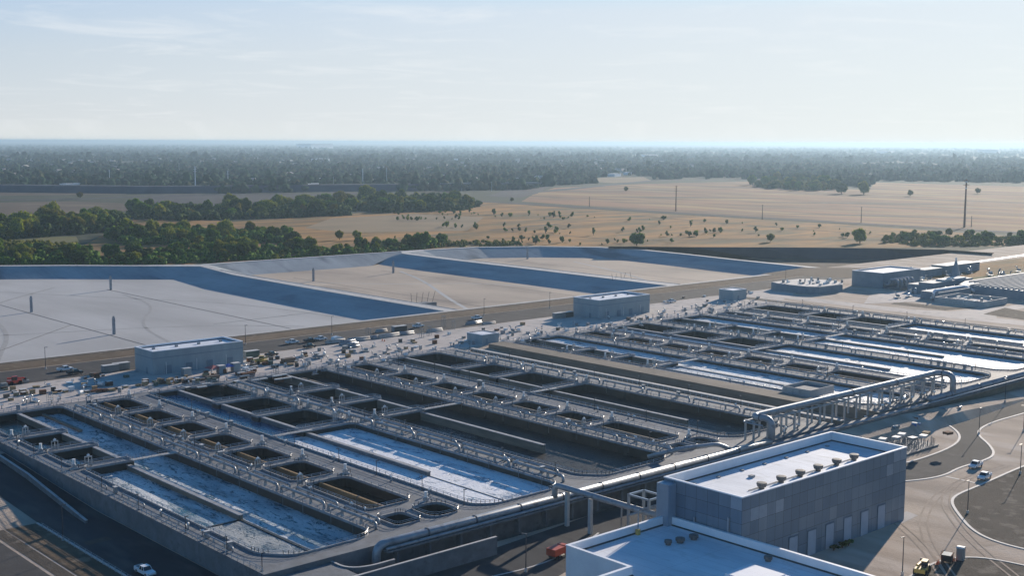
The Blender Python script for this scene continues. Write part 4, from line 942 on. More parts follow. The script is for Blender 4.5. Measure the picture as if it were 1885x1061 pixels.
b = MB(); b.box(26, 27.5, -.14, -.06, 0, 3); b.box(33, 35, -.14, -.06, 0, 3); b.build('door', 'door_pale', t)
t = thing('filter_tank', 'low eight sided concrete tank with pale gear on top, far right', 'tank', (590, 397, -.45))
b = MB(); b.prism([(0, 6), (4, 0), (26, -1), (34, 4), (38, 12), (38, 28), (30, 33), (4, 33), (0, 26)], 0, 4); b.build('tank_wall', 'wall_teal_dark', t)
b = MB(); b.prism([(.5, 6.4), (4.4, .6), (25.8, -.4), (33.5, 4.4), (37.5, 12.2), (37.5, 27.6), (29.6, 32.5), (4.2, 32.5), (.5, 25.6)], 4.01, 4.25); b.build('top_slab', 'concrete_light', t)
for k in range(26):
    b = MB(); x = rnd.uniform(4, 34); y = rnd.uniform(3, 28); w = rnd.uniform(.3, .9); b.box(x-w, x+w, y-w*.6, y+w*.6, 4.25, 4.25+rnd.uniform(.6, 2)); b.build('top_unit', rnd.choice(('white_paint', 'grey_equipment', 'pale_top')), t)
t = thing('clarifier_tank', 'long low tank with many parallel white troughs on top, right edge', 'tank', (655, 292, -.45))
b = MB(); b.prism([(0, 0), (110, -6), (110, 62), (24, 62), (6, 56)], 0, 5.2); b.build('tank_wall', 'wall_teal_dark', t)
b = MB()
for k in range(19):
    y = 1+k*3.1; b.box(4 if y < 50 else 20, 108, y, y+.8, 5.2, 5.9)
b.build('trough', 'concrete_light', t)
t = thing('hopper_tower', 'pale blue cone shaped hopper tower behind the long tank', 'silo', (690, 366, -.45)); b = MB(); b.tube([(0, 0, 0), (0, 0, 5), (0, 0, 15.5)], 1, 8, rr=[4.2, 3.2, .6]); b.build('cone', 'wall_teal_dark', t); b = MB(); b.tube([(0, 0, 15.4), (0, 0, 17.5)], .5, 6); b.build('tip', 'white_paint', t)
t = thing('pipe_rack', 'teal equipment box topped by a white sloping pipe, right', 'equipment', (622, 346, -.45)); b = MB(); b.box(0, 36, -7, 4, 0, 4.2); b.build('housing', 'wall_teal_dark', t); b = MB(); b.bend([(-1, -4, 1), (0, -4, 5), (35, -4, 5), (38, -8, 2)], .8, 3, 8); b.build('pipe', 'parapet_white', t, True)
t = thing('equipment_shed', 'dark low equipment shed with pale lids beside the cone tower', 'shed', (646, 356, -.45)); b = MB(); b.box(0, 46, 0, 9, 0, 6); b.box(0, 20, 9, 16, 0, 4.5); b.build('housing', 'wall_teal_dark', t); b = MB(); b.box(14, 24, 1, 6, 6, 7); b.box(28, 40, 1, 7, 6, 6.8); b.build('lid', 'pale_top', t)
t = thing('equipment_shed', 'long blue grey sheds beside the white canal', 'shed', (722, 404, -.45)); b = MB(); b.box(0, 22, 0, 8, 0, 4.5); b.box(26, 70, -1, 10, 0, 5.5); b.build('housing', 'wall_teal_dark', t); b = MB(); b.box(-.2, 22.2, -.2, 8.2, 4.5, 4.8); b.box(25.8, 70.2, -1.2, 10.2, 5.5, 5.8); b.build('roof', 'wall_teal', t)
t = thing('settling_pit', 'concrete rimmed tray filled with pale pipes and pumps, right', 'tray', (612, 308, -.45)); b = MB()
for q in ((0, 26, 0, .6), (0, 26, 27.4, 28), (0, .6, .6, 27.4), (25.4, 26, .6, 27.4)): b.box(*q, 0, 3)
b.build('rim', 'concrete_light', t); b = MB(); b.box(.6, 25.4, .6, 27.4, 0, 1.4); b.build('bed', 'plaza', t)
for k in range(22):
    b = MB(); x, y = rnd.uniform(2, 24), rnd.uniform(2, 26); L = rnd.uniform(.4, 2.2); b.box(x-L, x+L, y-.35, y+.35, 1.4, 1.4+rnd.uniform(.5, 2)); b.build('pump_unit', rnd.choice(('white_paint', 'pipe', 'grey_equipment', 'pale_top')), t)
# ================================================================ vehicles
def pickup(paint='truck_white', bed=True):
    t = thing('pickup_truck', 'x', 'pickup', (0, 0, 0)); W2 = .98
    b = MB(); b.profile([(-2.9, .5), (-2.9, 1.12), (-2.82, 1.18), (-.75, 1.18), (-.75, 1.16), (1.2, 1.16), (2.55, 1.05), (2.85, .92), (2.92, .5), (2.3, .42), (-2.3, .42)][::-1], 'y', -W2, W2); b.build('body', paint, t)
    b = MB(); z0, z1 = 1.161, 1.86
    xb = (-.8, 1.35); xt = (-.62, .75)
    V = [(xb[0], -.93, z0), (xb[1], -.93, z0), (xb[1], .93, z0), (xb[0], .93, z0), (xt[0], -.78, z1), (xt[1], -.78, z1), (xt[1], .78, z1), (xt[0], .78, z1)]
    b.mat('glass_dark'); b.add(V, [(0, 1, 5, 4), (1, 2, 6, 5), (2, 3, 7, 6), (3, 0, 4, 7)]); b.build('cab_window', None, t)
    b = MB(); b.box(-.68, .82, -.8, .8, 1.862, 1.92)
    for s_ in (-1, 1):
        for (xa, xc) in ((-.8, -.62), (.18, .2), (1.35, .75)):
            b.tube([(xa, .94*s_, z0), (xc, .79*s_, z1)], .055, 4)
    b.build('cab_roof', paint, t)
    b = MB(); b.box(-2.78, -.9, -.82, .82, 1.181, 1.2); b.build('bed_liner', 'truck_black', t)
    b = MB()
    for s_ in (-1, 1): b.box(-2.86, -.85, s_*.9-.05, s_*.9+.05, 1.18, 1.34)
    b.box(-2.88, -2.8, -.84, .84, 1.18, 1.34); b.build('bed_side', paint, t)
    for x in (-1.85, 1.95):
        for s_ in (-1, 1):
            b = MB(); b.tube([(x, s_*.8, .4), (x, s_*1.02, .4)], .41, 12); w = b.build('wheel', 'tyre', t)
            b = MB(); b.tube([(x, s_*1.021, .4), (x, s_*1.04, .4)], .22, 8); b.build('rim', 'steel', w)
    b = MB(); b.box(2.93, 3.02, -.9, .9, .45, .65); b.box(-3.02, -2.91, -.9, .9, .5, .68); b.build('bumper', 'steel', t)
    for s_ in (-1, 1): b = MB(); b.box(2.86, 2.94, s_*.78-.14, s_*.78+.14, .78, .95); b.build('headlight', 'pale_top', t)
    return t
pw, pb = pickup(), pickup('truck_black')
def rot_to(o, az): o.rotation_euler = (0, 0, az)
for x, y, z, az, pr, lab in [(1796, 861, ZF+.03, math.pi+.1, pw, 'white pickup parked on the right drive, the farther of the pair'), (1812, 882, ZF+.03, math.pi+.12, pw, 'white pickup parked on the right drive, the nearer of the pair'),
                             (267, 1058, ZF+.05, -math.pi/2+.05, pw, 'white pickup driving on the dark road at the bottom left'), (120, 683, -.42, 0, pw, 'white pickup on the road beside the apron, far left'),
                             (538, 633, -.42, 0, pw, 'white pickup on the lagoon road, alone left of the black one'), (590, 627, -.42, .0, pw, 'white pickup just right of the black pickup on the lagoon road'),
                             (571, 630, -.42, 0, pb, 'black pickup on the lagoon road touching the white one'), (570, 641, -.42, .1, pb, 'dark pickup in front of the black and white pair'),
                             (878, 588, -.42, 0, pw, 'white and blue pickup on the lagoon road at mid picture'), (1236, 557, -.42, 0, pw, 'silver white pickup on the road right of the second teal building'),
                             (138, 689, -.42, 0, pb, 'dark pickup behind the white pickup at far left'), (500, 656, -.42, .2, pb, 'black pickup with raised load by the teal building corner'),
                             (770, 603, -.42, .1, pw, 'white pickup among the pipes on the lagoon road')]:
    q = G(x, y, z); place(pr, q, az, lab, 'pickup', 'pickup trucks about the plant')
def boxtruck(label, q, az, m, L=6, H=2.6):
    t = thing('truck', label, 'truck', q, az); b = MB(); b.profile([(-L/2, .9), (-L/2, H+.4), (L/2-1.9, H+.4), (L/2-1.9, .9)][::-1], 'y', -1.2, 1.2); b.build('cargo_box', m, t)
    b = MB(); b.profile([(L/2-1.8, .6), (L/2-1.8, 2.5), (L/2-.7, 2.5), (L/2-.1, 1.5), (L/2, .6)][::-1], 'y', -1.1, 1.1); b.build('cab', m, t)
    b = MB(); b.box(L/2-.72, L/2-.4, -1.0, 1.0, 1.55, 2.3); b.build('windscreen', 'glass_dark', t)
    for x in (-L/2+1.2, L/2-1):
        for s_ in (-1, 1): b = MB(); b.tube([(x, s_*.85, .48), (x, s_*1.18, .48)], .48, 12); b.build('wheel', 'tyre', t)
    b = MB(); b.box(-L/2, L/2-.2, -.5, .5, .5, .89); b.build('chassis', 'truck_black', t)
boxtruck('orange red truck parked by the corner of the white roofed building', G(1028, 1026, ZF+.02), 0.15, 'orange_red', 5.6, 2.0)
def telehandler(label, q, az, m, s=1.):
    t = thing('telehandler', label, 'construction vehicle', q, az); t.scale = (s,)*3
    b = MB(); b.box(-2.2, 2.0, -1, 1, .6, 1.4); b.build('chassis', m, t); b = MB(); b.box(-1, .5, -1.0, 0, 1.4, 2.6); b.build('cab', 'glass_dark', t); b = MB(); b.box(-1.1, .6, -1.05, .05, 2.6, 2.72); b.build('cab_roof', m, t)
    b = MB(); b.tube([(-2.2, .5, 2.1), (3.6, .5, 1.5)], .25, 6); b.build('boom', m, t); b = MB(); b.box(3.6, 3.8, -.4, 1.2, .4, 1.7); b.box(3.8, 4.9, -.2, 0, .4, .5); b.box(3.8, 4.9, .8, 1, .4, .5); b.build('fork', 'dark_steel', t)
    for x in (-1.5, 1.4):
        for s_ in (-1, 1): b = MB(); b.tube([(x, s_*.85, .6), (x, s_*1.25, .6)], .6, 12); b.build('wheel', 'tyre', t)
telehandler('red telehandler at the far left edge of the apron', G(27, 708, -.42), .1, 'red_paint', 1.1)
telehandler('yellow telehandler beside the timber stacks on the apron', G(481, 670, -.44), 2.9, 'yellow_paint', 1.1)
telehandler('teal blue forklift in the shade below the right pipe end', G(1691, 746, -2.0), .3, 'wall_teal', .8)
telehandler('yellow loader near the kerb at the bottom right', G(1697, 1056, ZF+.03), .3, 'yellow_paint', 1.1)
# ================================================================ site clutter
def tnt(name, cat, label, q, az, parts):
    t = thing(name, label, cat, q, az)
    for nm, m, fn in parts: b = MB(); fn(b); b.build(nm, m, t)
    return t
ZA = -.455
def container(label, x, y, az=0, L=6., m='container', z=ZA, h=2.6, w=1.22):
    def ribs(b):
        for k in range(int(L/.9)): b.box(-L/2+.3+k*.9, -L/2+.6+k*.9, -w-.05, -w-.002, .25, h-.25)
    return tnt('site_container', 'container', label, G(x, y, z), az, [('body', m, lambda b: b.box(-L/2, L/2, -w, w, .12, h)), ('roof', 'pale_top', lambda b: b.box(-L/2-.05, L/2+.05, -w-.05, w+.05, h, h+.1)), ('rib', m, ribs), ('door', 'grey_equipment', lambda b: b.box(-L/2-.06, -L/2-.005, -w+.1, w-.1, .2, h-.1))])
container('pale topped site container left of the first teal building, outer one', 203, 685); container('pale topped site container left of the first teal building, inner one', 223, 681)
container('grey site container at the right corner of the first teal building', 463, 658, 0, 6, 'greenbox')
container('grey site container left of the second teal building, outer one', 1028, 586, 0, 6); container('grey site container left of the second teal building, inner one', 1046, 584, 0, 5, 'dumpster')
container('white topped container on the lagoon road by the pipe stacks', 735, 611, 0, 7, 'dumpster'); container('tall pale booth left of the blue canopy', 407, 688, 0, 2.6, 'wall_teal', h=3); container('tall pale booth right of the blue canopy', 434, 684, 0, 3, 'wall_teal', h=3.2)
container('grey booth in the shade before the teal building', 343, 692, 0, 3, 'wall_teal', h=2.8)
def canopy(label, x, y, m, s=2.):
    def top(b): b.add([(-s, -s, 2.3), (s, -s, 2.3), (s, s, 2.3), (-s, s, 2.3), (0, 0, 3.4)], [(0, 1, 4), (1, 2, 4), (2, 3, 4), (3, 0, 4), (3, 2, 1, 0)])
    t = tnt('canopy_tent', 'canopy', label, G(x, y, ZA), .1, [('roof', m, top)])
    for a in (-1, 1):
        for c in (-1, 1): b = MB(); b.box(a*(s-.1)-.04, a*(s-.1)+.04, c*(s-.1)-.04, c*(s-.1)+.04, 0, 2.3); b.build('leg', 'steel', t)
canopy('faded red canopy tent before the first teal building', 393, 689, 'canopy_red', 2.4); canopy('small blue canopy tent between two pale booths', 421, 686, 'blue_paint', 1.7)
def dumpster(label, x, y, az=0, L=4.5, m='dumpster', z=ZA):
    def bd(b): b.profile([(-L/2, .3), (-L/2-.5, 1.9), (L/2+.5, 1.9), (L/2, .3)], 'y', -1.1, 1.1)
    tnt('skip_bin', 'skip', label, G(x, y, z), az, [('body', m, bd), ('rim', 'rust', lambda b: (b.box(-L/2-.6, L/2+.6, -1.2, -1.0, 1.9, 2.02), b.box(-L/2-.6, L/2+.6, 1.0, 1.2, 1.9, 2.02))), ('skid', 'dark_steel', lambda b: (b.box(-L/2, L/2, -.8, -.6, 0, .3), b.box(-L/2, L/2, .6, .8, 0, .3)))])
dumpster('brown open skip with pale load in the middle of the apron', 531, 669, .1); dumpster('rusty brown skip among the crates by the red canopy', 457, 696, .05, 4, 'rust'); dumpster('dark skip below the red canopy', 391, 702, 0, 4)
dumpster('black bin beside the grey toilet cabin, bottom right', 1743, 1036, .3, 1.6, 'truck_black', ZF+.03)
def timber(label, x, y, az=0, n=3, L=3.6, m='timber'):
    t = thing('timber_stack', label, 'timber stack', G(x, y, ZA), az, 'timber stacks behind the tanks')
    for k in range(n):
        b = MB(); b.box(-L/2, L/2, -.6, .6, .15+k*.5, .5+k*.5); b.build('bundle', 'pale_top' if k == n-1 else m, t)
        b = MB(); b.box(-L/3-.06, -L/3+.06, -.6, .6, .5*k, .15+.5*k); b.box(L/3-.06, L/3+.06, -.6, .6, .5*k, .15+.5*k); b.build('bearer', m, t)
for i, (x, y) in enumerate([(446, 693), (450, 699), (461, 691), (471, 704), (484, 702), (497, 695), (510, 699), (520, 697), (514, 705), (528, 703), (467, 679), (464, 686), (372, 717), (380, 711)]):
    timber('low timber stack behind the tanks, %s counting left to right by row' % nth(i), x, y, rnd.uniform(-.1, .1), rnd.choice((2, 3, 3)), 3.4, rnd.choice(('timber', 'rust', 'dumpster')))
def crate(i, x, y, m, h, w, where):
    tnt('crate', 'crate', 'dark crate, %s %s' % (nth(i), where), G(x, y, ZA), rnd.uniform(-.3, .3), [('box', m, lambda b: b.box(-w, w, -w*.8, w*.8, .12, h)), ('lid', rnd.choice(('pale_top', m, m)), lambda b: b.box(-w-.04, w+.04, -w*.8-.04, w*.8+.04, h, h+.07)), ('pallet', 'timber', lambda b: (b.box(-w, w, -w*.75, -w*.5, 0, .12), b.box(-w, w, w*.5, w*.75, 0, .12)))])['group'] = 'crates on the apron'
for i, x in enumerate(range(288, 402, 7)):
    crate(i, x+rnd.uniform(-2, 2), 711-(x-288)*.05-rnd.uniform(0, 5), rnd.choice(('dumpster', 'rust', 'timber', 'truck_black', 'greenbox')), rnd.uniform(.9, 2.0), rnd.uniform(.5, .9), 'from the left in the row before the teal building')
for i, (x, y) in enumerate([(160, 724), (172, 722), (182, 723), (193, 722), (205, 720), (214, 718), (230, 714), (12, 733), (30, 729), (44, 727), (20, 738), (330, 716), (345, 718), (412, 713), (424, 709), (436, 707)]):
    crate(i, x, y, rnd.choice(('rust', 'dumpster', 'timber')), rnd.uniform(.5, 1.3), rnd.uniform(.5, 1.2), 'of the scattered ones close to the tank edge')
def skid(i, x, y, where, s=1., az=None, z=ZA):
    t = thing('pump_skid', 'grey pump skid, %s %s' % (nth(i), where), 'pump', G(x, y, z), rnd.uniform(0, 3) if az is None else az, 'pump skids on the apron'); t.scale = (s,)*3
    b = MB(); b.box(-1.6, 1.6, -.7, .7, .05, .3); b.build('frame', 'grey_equipment', t); b = MB(); b.tube([(-1.1, 0, .9), (.3, 0, .9)], .5, 10); b.build('motor', rnd.choice(('pipe', 'white_paint', 'grey_equipment', 'wall_teal')), t, False)
    b = MB(); b.bend([(.3, 0, .9), (1.1, 0, .9), (1.1, 0, 2.3), (1.1, .9, 2.3)], .2, .5, 7, 3); b.build('pipe', 'steel', t, True)
for i, (x, y) in enumerate([(64, 741), (150, 727), (88, 712), (157, 714), (182, 712), (546, 664), (556, 658), (578, 661), (597, 654), (608, 667), (622, 668), (560, 676), (650, 650), (672, 648), (688, 640), (690, 657), (716, 645), (734, 647), (745, 658), (580, 690), (598, 684), (640, 680), (705, 668), (720, 664), (655, 672)]): skid(i, x, y, 'from the left on the sunlit apron left of the trench', rnd.uniform(.8, 1.2))
for i, (x, y) in enumerate([(943, 612), (953, 611), (990, 618), (1030, 604), (1060, 600), (960, 632), (975, 628), (1008, 622), (1110, 614), (1150, 607), (1180, 600), (1216, 584), (1222, 576), (1260, 571), (1285, 568), (1306, 578), (1340, 566), (1362, 563), (1290, 583), (1250, 588), (1380, 560), (1130, 612)]): skid(i, x, y, 'from the left on the sunlit apron right of the trench', rnd.uniform(.8, 1.2))
def tower_valve(i, x, y, where, h):
    t = thing('scaffold_tower', 'slim grey scaffold tower, %s %s' % (nth(i), where), 'scaffold', G(x, y, ZA), rnd.uniform(0, 1), 'scaffold towers on the apron')
    b = MB()
    for a in (-.7, .7):
        for c in (-.7, .7): b.box(a-.05, a+.05, c-.05, c+.05, 0, h)
    for k in range(int(h)+1): b.box(-.7, .7, -.74, -.68, k*h/(int(h)+1), k*h/(int(h)+1)+.07); b.box(-.74, -.68, -.7, .7, k*h/(int(h)+1), k*h/(int(h)+1)+.07)
    b.build('frame', 'grey_equipment', t); b = MB(); b.box(-.8, .8, -.8, .8, h, h+.08); b.build('platform', 'dark_steel', t)
for i, (x, y, h) in enumerate([(562, 684, 4.5), (508, 690, 4), (678, 626, 5), (817, 604, 5.5), (835, 606, 3.6), (776, 622, 4), (790, 618, 4), (92, 745, 4), (1290, 585, 4), (1368, 569, 4), (1000, 640, 3)]): tower_valve(i, x, y, 'from the left on the apron', h)
def pipestack(i, x, y, L, r, az, where, z=ZA):
    t = thing('pipe_stack', 'stack of grey pipes lying on the ground, %s %s' % (nth(i), where), 'pipe stack', G(x, y, z), az, 'pipe stacks by the lagoon road')
    for k, (a, c) in enumerate(((-r*1.05, r), (r*1.05, r), (0, r*2.75))): b = MB(); b.tube([(-L/2, a, c), (L/2, a, c)], r, 9); b.build('pipe', 'pipe' if i % 2 else 'concrete_light', t, True)
for i, (x, y, L, r) in enumerate([(618, 632, 9, .45), (640, 634, 8, .5), (660, 628, 11, .45), (690, 624, 12, .4), (716, 621, 12, .45), (742, 617, 11, .4), (800, 611, 9, .4), (872, 597, 10, .4), (900, 597, 8, .3), (650, 640, 5, .6), (702, 612, 6, .4)]): pipestack(i, x, y, L, r, rnd.uniform(-.12, .12), 'from the left beside the lagoon road')
t = thing('tarpaulin', 'white tarpaulin covered load left of the pipe stacks', 'tarp', G(622, 626, ZA)); b = MB(); b.profile([(-3, 0), (-2.4, 1.4), (-.4, 1.7), (1.6, 1.2), (3, 0)][::-1], 'y', -1.3, 1.3); b.build('cover', 'white_paint', t); b = MB(); b.box(-3.1, 3.1, -1.5, 1.5, 0, .12); b.build('pallet', 'timber', t)
def cabin(label, x, y, m, z, s=1.):
    tnt('toilet_cabin', 'portable toilet', label, G(x, y, z), .2, [('body', m, lambda b: b.box(-.6*s, .6*s, -.6*s, .6*s, .1, 2.2*s)), ('roof', 'pale_top', lambda b: b.profile([(-.65*s, 2.2*s), (-.4*s, 2.45*s), (.4*s, 2.45*s), (.65*s, 2.2*s)][::-1], 'y', -.65*s, .65*s)), ('door', 'container', lambda b: b.box(-.4*s, .4*s, -.63*s, -.602*s, .2, 2*s)), ('base', 'dark_steel', lambda b: b.box(-.65*s, .65*s, -.65*s, .65*s, 0, .1))])
cabin('blue toilet cabin standing alone on the gravel, right', 1683, 796, 'blue_paint', ZF+.02, 1.25); cabin('blue toilet cabin just behind the other blue one', 1690, 794, 'blue_paint', ZF+.02, 1.1)
cabin('grey toilet cabin with long shadow near the bottom right corner', 1768, 1032, 'container', ZF+.03, 1.25)
for i, (x, y) in enumerate([(1725, 1040), (1752, 1032), (1756, 1034), (704, 628), (708, 629), (1728, 1039)]): tnt('traffic_cone', 'cone', 'orange traffic cone, %s from the first at the kerb' % nth(i), G(x, y, ZF+.03 if y > 900 else ZA), 0, [('cone_body', 'cone', lambda b: b.tube([(0, 0, .05), (0, 0, 1.0)], 1, 8, rr=[.28, .05])), ('base', 'cone', lambda b: b.box(-.35, .35, -.35, .35, 0, .05))])['group'] = 'orange cones'
# rebar bed under construction
t = thing('rebar_bed', 'grey bed of upright reinforcing bars on blinding concrete, right of panelled building', 'rebar', (322, 190, ZF))
b = MB(); b.box(-22, 14, -9, 3, .05, .5); b.build('slab', 'concrete', t); b = MB()
for k in range(420):
    x, y = rnd.uniform(-21.5, 13.5), rnd.uniform(-8.6, 2.6); h = rnd.uniform(1.0, 2.4); b.box(x-.05, x+.05, y-.05, y+.05, .5, .5+h)
ob = b.build('rebar', 'grey_equipment', t); ob['kind'] = 'stuff'
for i, (x, y, m) in enumerate([(1660, 803, 'pale_top'), (1700, 806, 'pale_top'), (1680, 810, 'container'), (1705, 800, 'timber'), (1650, 809, 'concrete_light'), (1625, 812, 'pale_top'), (1745, 800, 'rust')]):
    crate(20+i, x, y, m, .7, 1.2, 'of the low pale ones beside the rebar bed')
for i, (x, y) in enumerate([(1508, 788), (1524, 782), (1540, 777), (1490, 800), (1570, 760), (1600, 752), (1450, 800)]): skid(i, x, y, 'below the elevated pipe', 1.1, None, -4.4)
rz_ = random.Random(4)
qs = sorted([(rz_.uniform(130, 540), rz_.uniform(389.5, 408)) for _ in range(64)])
for i, (x, y) in enumerate(qs):
    place(val_, (x, y, ZA), rz_.uniform(0, 3), 'pedestal valve on the apron behind the tanks, %s from the left' % nth(i), 'valve', 'pedestal valves on the apron')
qs = sorted([(rz_.uniform(130, 540), rz_.uniform(389.5, 398)) for _ in range(22)])
for i, (x, y) in enumerate(qs):
    place(cab_, (x, y, ZA), rz_.uniform(0, 3), 'grey cabinet on the apron behind the tanks, %s from the left' % nth(i), 'cabinet', 'cabinets on the apron')
qs = sorted([(rz_.uniform(286, 384), rz_.uniform(206.4, 210)) for _ in range(26)])
for i, (x, y) in enumerate(qs):
    place(val_, (x, y, 0 if not 318 < x < 344 else -3.6), rz_.uniform(0, 3), 'pedestal valve beneath the elevated pipe, %s from the left' % nth(i), 'valve', 'valves beneath the elevated pipe', 1.3)
qs = sorted([(rz_.uniform(286, 384), rz_.uniform(196, 201)) for _ in range(14)])
for i, (x, y) in enumerate(qs):
    t = thing('pipe_spool', 'pipe spool lying in the shade below the elevated pipe, %s from the left' % nth(i), 'pipe spool', (x, y, -2.4), rz_.uniform(0, 3), 'pipe spools below the elevated pipe')
    b = MB(); b.bend([(-1.6, 0, .4), (.6, 0, .4), (.6, 1.4, .4)], .32, .7, 8, 3); b.build('elbow', rz_.choice(('pipe', 'wall_teal', 'rust')), t, True); b = MB(); b.tube([(-1.7, 0, .4), (-1.55, 0, .4)], .48, 10); b.build('flange', 'steel', t)
n0 = 60
qs = sorted([(rz_.uniform(2, 560), 0) for _ in range(70)])
for i, (x, _) in enumerate(qs):
    yb = 742-x*.115; y = yb-rz_.uniform(2, 34)*(1-x/1400)
    if 240 < x < 450: y = yb-rz_.uniform(0, 8)
    crate(n0+i, x, y, rz_.choice(('rust', 'dumpster', 'timber', 'greenbox', 'truck_black', 'white_paint', 'container')), rz_.uniform(.4, 1.8), rz_.uniform(.35, 1.1), 'of the clutter strewn behind the near block')
qs = sorted([(rz_.uniform(560, 1400), 0) for _ in range(80)])
for i, (x, _) in enumerate(qs):
    y = 680-(x-560)*.145-rz_.uniform(0, 30)
    if 1040 < x < 1200: y = 612-(x-1040)*.13-rz_.uniform(0, 8)
    crate(n0+70+i, x, y, rz_.choice(('rust', 'dumpster', 'timber', 'container', 'pipe', 'white_paint', 'grey_equipment')), rz_.uniform(.4, 1.6), rz_.uniform(.35, 1.0), 'of the clutter strewn behind the far block')
qs = sorted([(rz_.uniform(1640, 1884), rz_.uniform(500, 556)) for _ in range(46)])
for i, (x, y) in enumerate(qs): skid(i, x, y, 'from the left in the far right service yard', rz_.uniform(1.1, 2.2))
# planting along the panelled building
# site lamps
def lamp(h=8.2):
    t = thing('street_lamp', 'x', 'street lamp', (0, 0, 0)); b = MB(); b.tube([(0, 0, .7), (0, 0, h)], 1, 7, rr=[.12, .08]); b.build('pole', 'dark_steel', t)
    b = MB(); b.tube([(0, 0, 0), (0, 0, .75)], .3, 10); b.build('footing', 'kerb', t); b = MB(); b.box(-.2, 1.0, -.17, .17, h, h+.14); b.build('lamp_head', 'dark_steel', t); return t
lp = lamp()
for x, y, z, az, lab in [(1781, 946, ZF, 3, 'street lamp in the soil bed casting a long shadow over the drive, right'), (1878, 873, ZF, 3, 'street lamp at the right picture edge above the drive'), (1802, 800, ZF, 0, 'street lamp on the verge by the curving drive'), (1850, 741, ZF+1, 1, 'street lamp on the pale walk below the bright pipe'),
                         (1661, 1060, ZF, 3, 'street lamp near the yellow loader at the bottom'), (968, 1054, ZF, 2, 'street lamp in the dark yard left of the white building'), (1496, 1018, ZF, 1, 'street lamp against the panelled building'), (116, 996, ZF, 0, 'street lamp on the sandy verge at the bottom left'),
                         (84, 680, ZA, 0, 'street lamp by the lagoon road, leftmost'), (452, 635, ZA, 0, 'street lamp by the lagoon road right of the first teal building'), (611, 617, ZA, 0, 'street lamp by the lagoon road above the white pickups'), (891, 581, ZA, 0, 'street lamp by the lagoon road at mid picture'), (1012, 568, ZA, 0, 'street lamp by the lagoon road left of the second teal building'),
                         (1446, 522, ZA, 0, 'street lamp by the lagoon road, far right end'), (1884, 795, ZF, 2, 'street lamp partly cut by the right edge beyond the drive')]:
    place(lp, G(x, y, z), az, lab, 'street lamp', 'street lamps')
# level posts standing in the lagoons
def lpost():
    t = thing('gauge_post', 'x', 'post', (0, 0, 0)); b = MB(); b.box(-.55, .55, -.55, .55, 0, 8.0); b.build('shaft', 'rim', t); b = MB(); b.box(-.35, .35, -.35, .35, 8.0, 8.8); b.build('cap', 'grey_equipment', t); return t
gp = lpost()
for x, y, lab in [(58, 575, 'leftmost one in the nearest lagoon'), (210, 616, 'front one in the nearest lagoon'), (204, 534, 'rear one in the nearest lagoon'), (577, 518, 'by the ridge at left of middle lagoon'), (724, 503, 'rear one in the middle lagoon'), (971, 477, 'in the farthest lagoon')]:
    place(gp, G(x, y, -7), 0, 'square concrete gauge post, ' + lab, 'post', 'gauge posts in the lagoons')
# inlet structures with thin poles at lagoon corners
for i, (x, y, lab) in enumerate([(778, 560, 'at the near corner of the middle lagoon'), (1142, 522, 'at the near corner of the farthest lagoon')]):
    q = G(x, y, -3.4); t = thing('inlet_structure', 'concrete inlet with thin poles ' + lab, 'inlet', q)
    b = MB(); b.box(-4, 4, -3, 3, -3.5, .8); b.box(4, 9, -1, 1, -3, .4); b.build('chamber', 'concrete', t)
    for k in range(5): b = MB(); x_ = -8+k*4.2; b.tube([(x_, rnd.uniform(-4, 4), -3.4), (x_, rnd.uniform(-4, 4)*0, 6.5)], .1, 5); b.build('pole', 'dark_steel', t)
    b = MB(); b.bend([(-4, 0, .5), (-10, 2, .4), (-14, 8, .2)], .35, 3, 7); b.build('pipe', 'grey_equipment', t, True)
# verge fence bottom left
t = thing('wire_fence', 'thin grey post and wire fence along the sandy verge, bottom left', 'fence', (105.2, 150, ZF))
for k in range(44): b = MB(); b.box(-.05, .05, k*3-.05, k*3+.05, 0, 1.3); b.build('post', 'steel', t)
b = MB(); [b.tube([(0, 0, h), (0, 130, h)], .03, 4) for h in (.5, .9, 1.25)]; b.build('wire', 'steel', t)
# ================================================================ trees
def ico():
    t = (1+5**.5)/2; v = [(-1, t, 0), (1, t, 0), (-1, -t, 0), (1, -t, 0), (0, -1, t), (0, 1, t), (0, -1, -t), (0, 1, -t), (t, 0, -1), (t, 0, 1), (-t, 0, -1), (-t, 0, 1)]
    f = [(0, 11, 5), (0, 5, 1), (0, 1, 7), (0, 7, 10), (0, 10, 11), (1, 5, 9), (5, 11, 4), (11, 10, 2), (10, 7, 6), (7, 1, 8), (3, 9, 4), (3, 4, 2), (3, 2, 6), (3, 6, 8), (3, 8, 9), (4, 9, 5), (2, 4, 11), (6, 2, 10), (8, 6, 7), (9, 8, 1)]
    v = [Vector(p).normalized() for p in v]
    def sub(v, f):
        c = {}; v = list(v); g = []
        def mid(a, b):
            k = (min(a, b), max(a, b))
            if k not in c: c[k] = len(v); v.append(((v[a]+v[b])/2).normalized())
            return c[k]
        for a, b, d in f: x, y, z = mid(a, b), mid(b, d), mid(d, a); g += [(a, x, z), (b, y, x), (d, z, y), (x, y, z)]
        return v, g
    v1, f1 = sub(v, f); v2, f2 = sub(v1, f1); return (v, f), (v1, f1), (v2, f2)
I0, I1, I2 = ico()
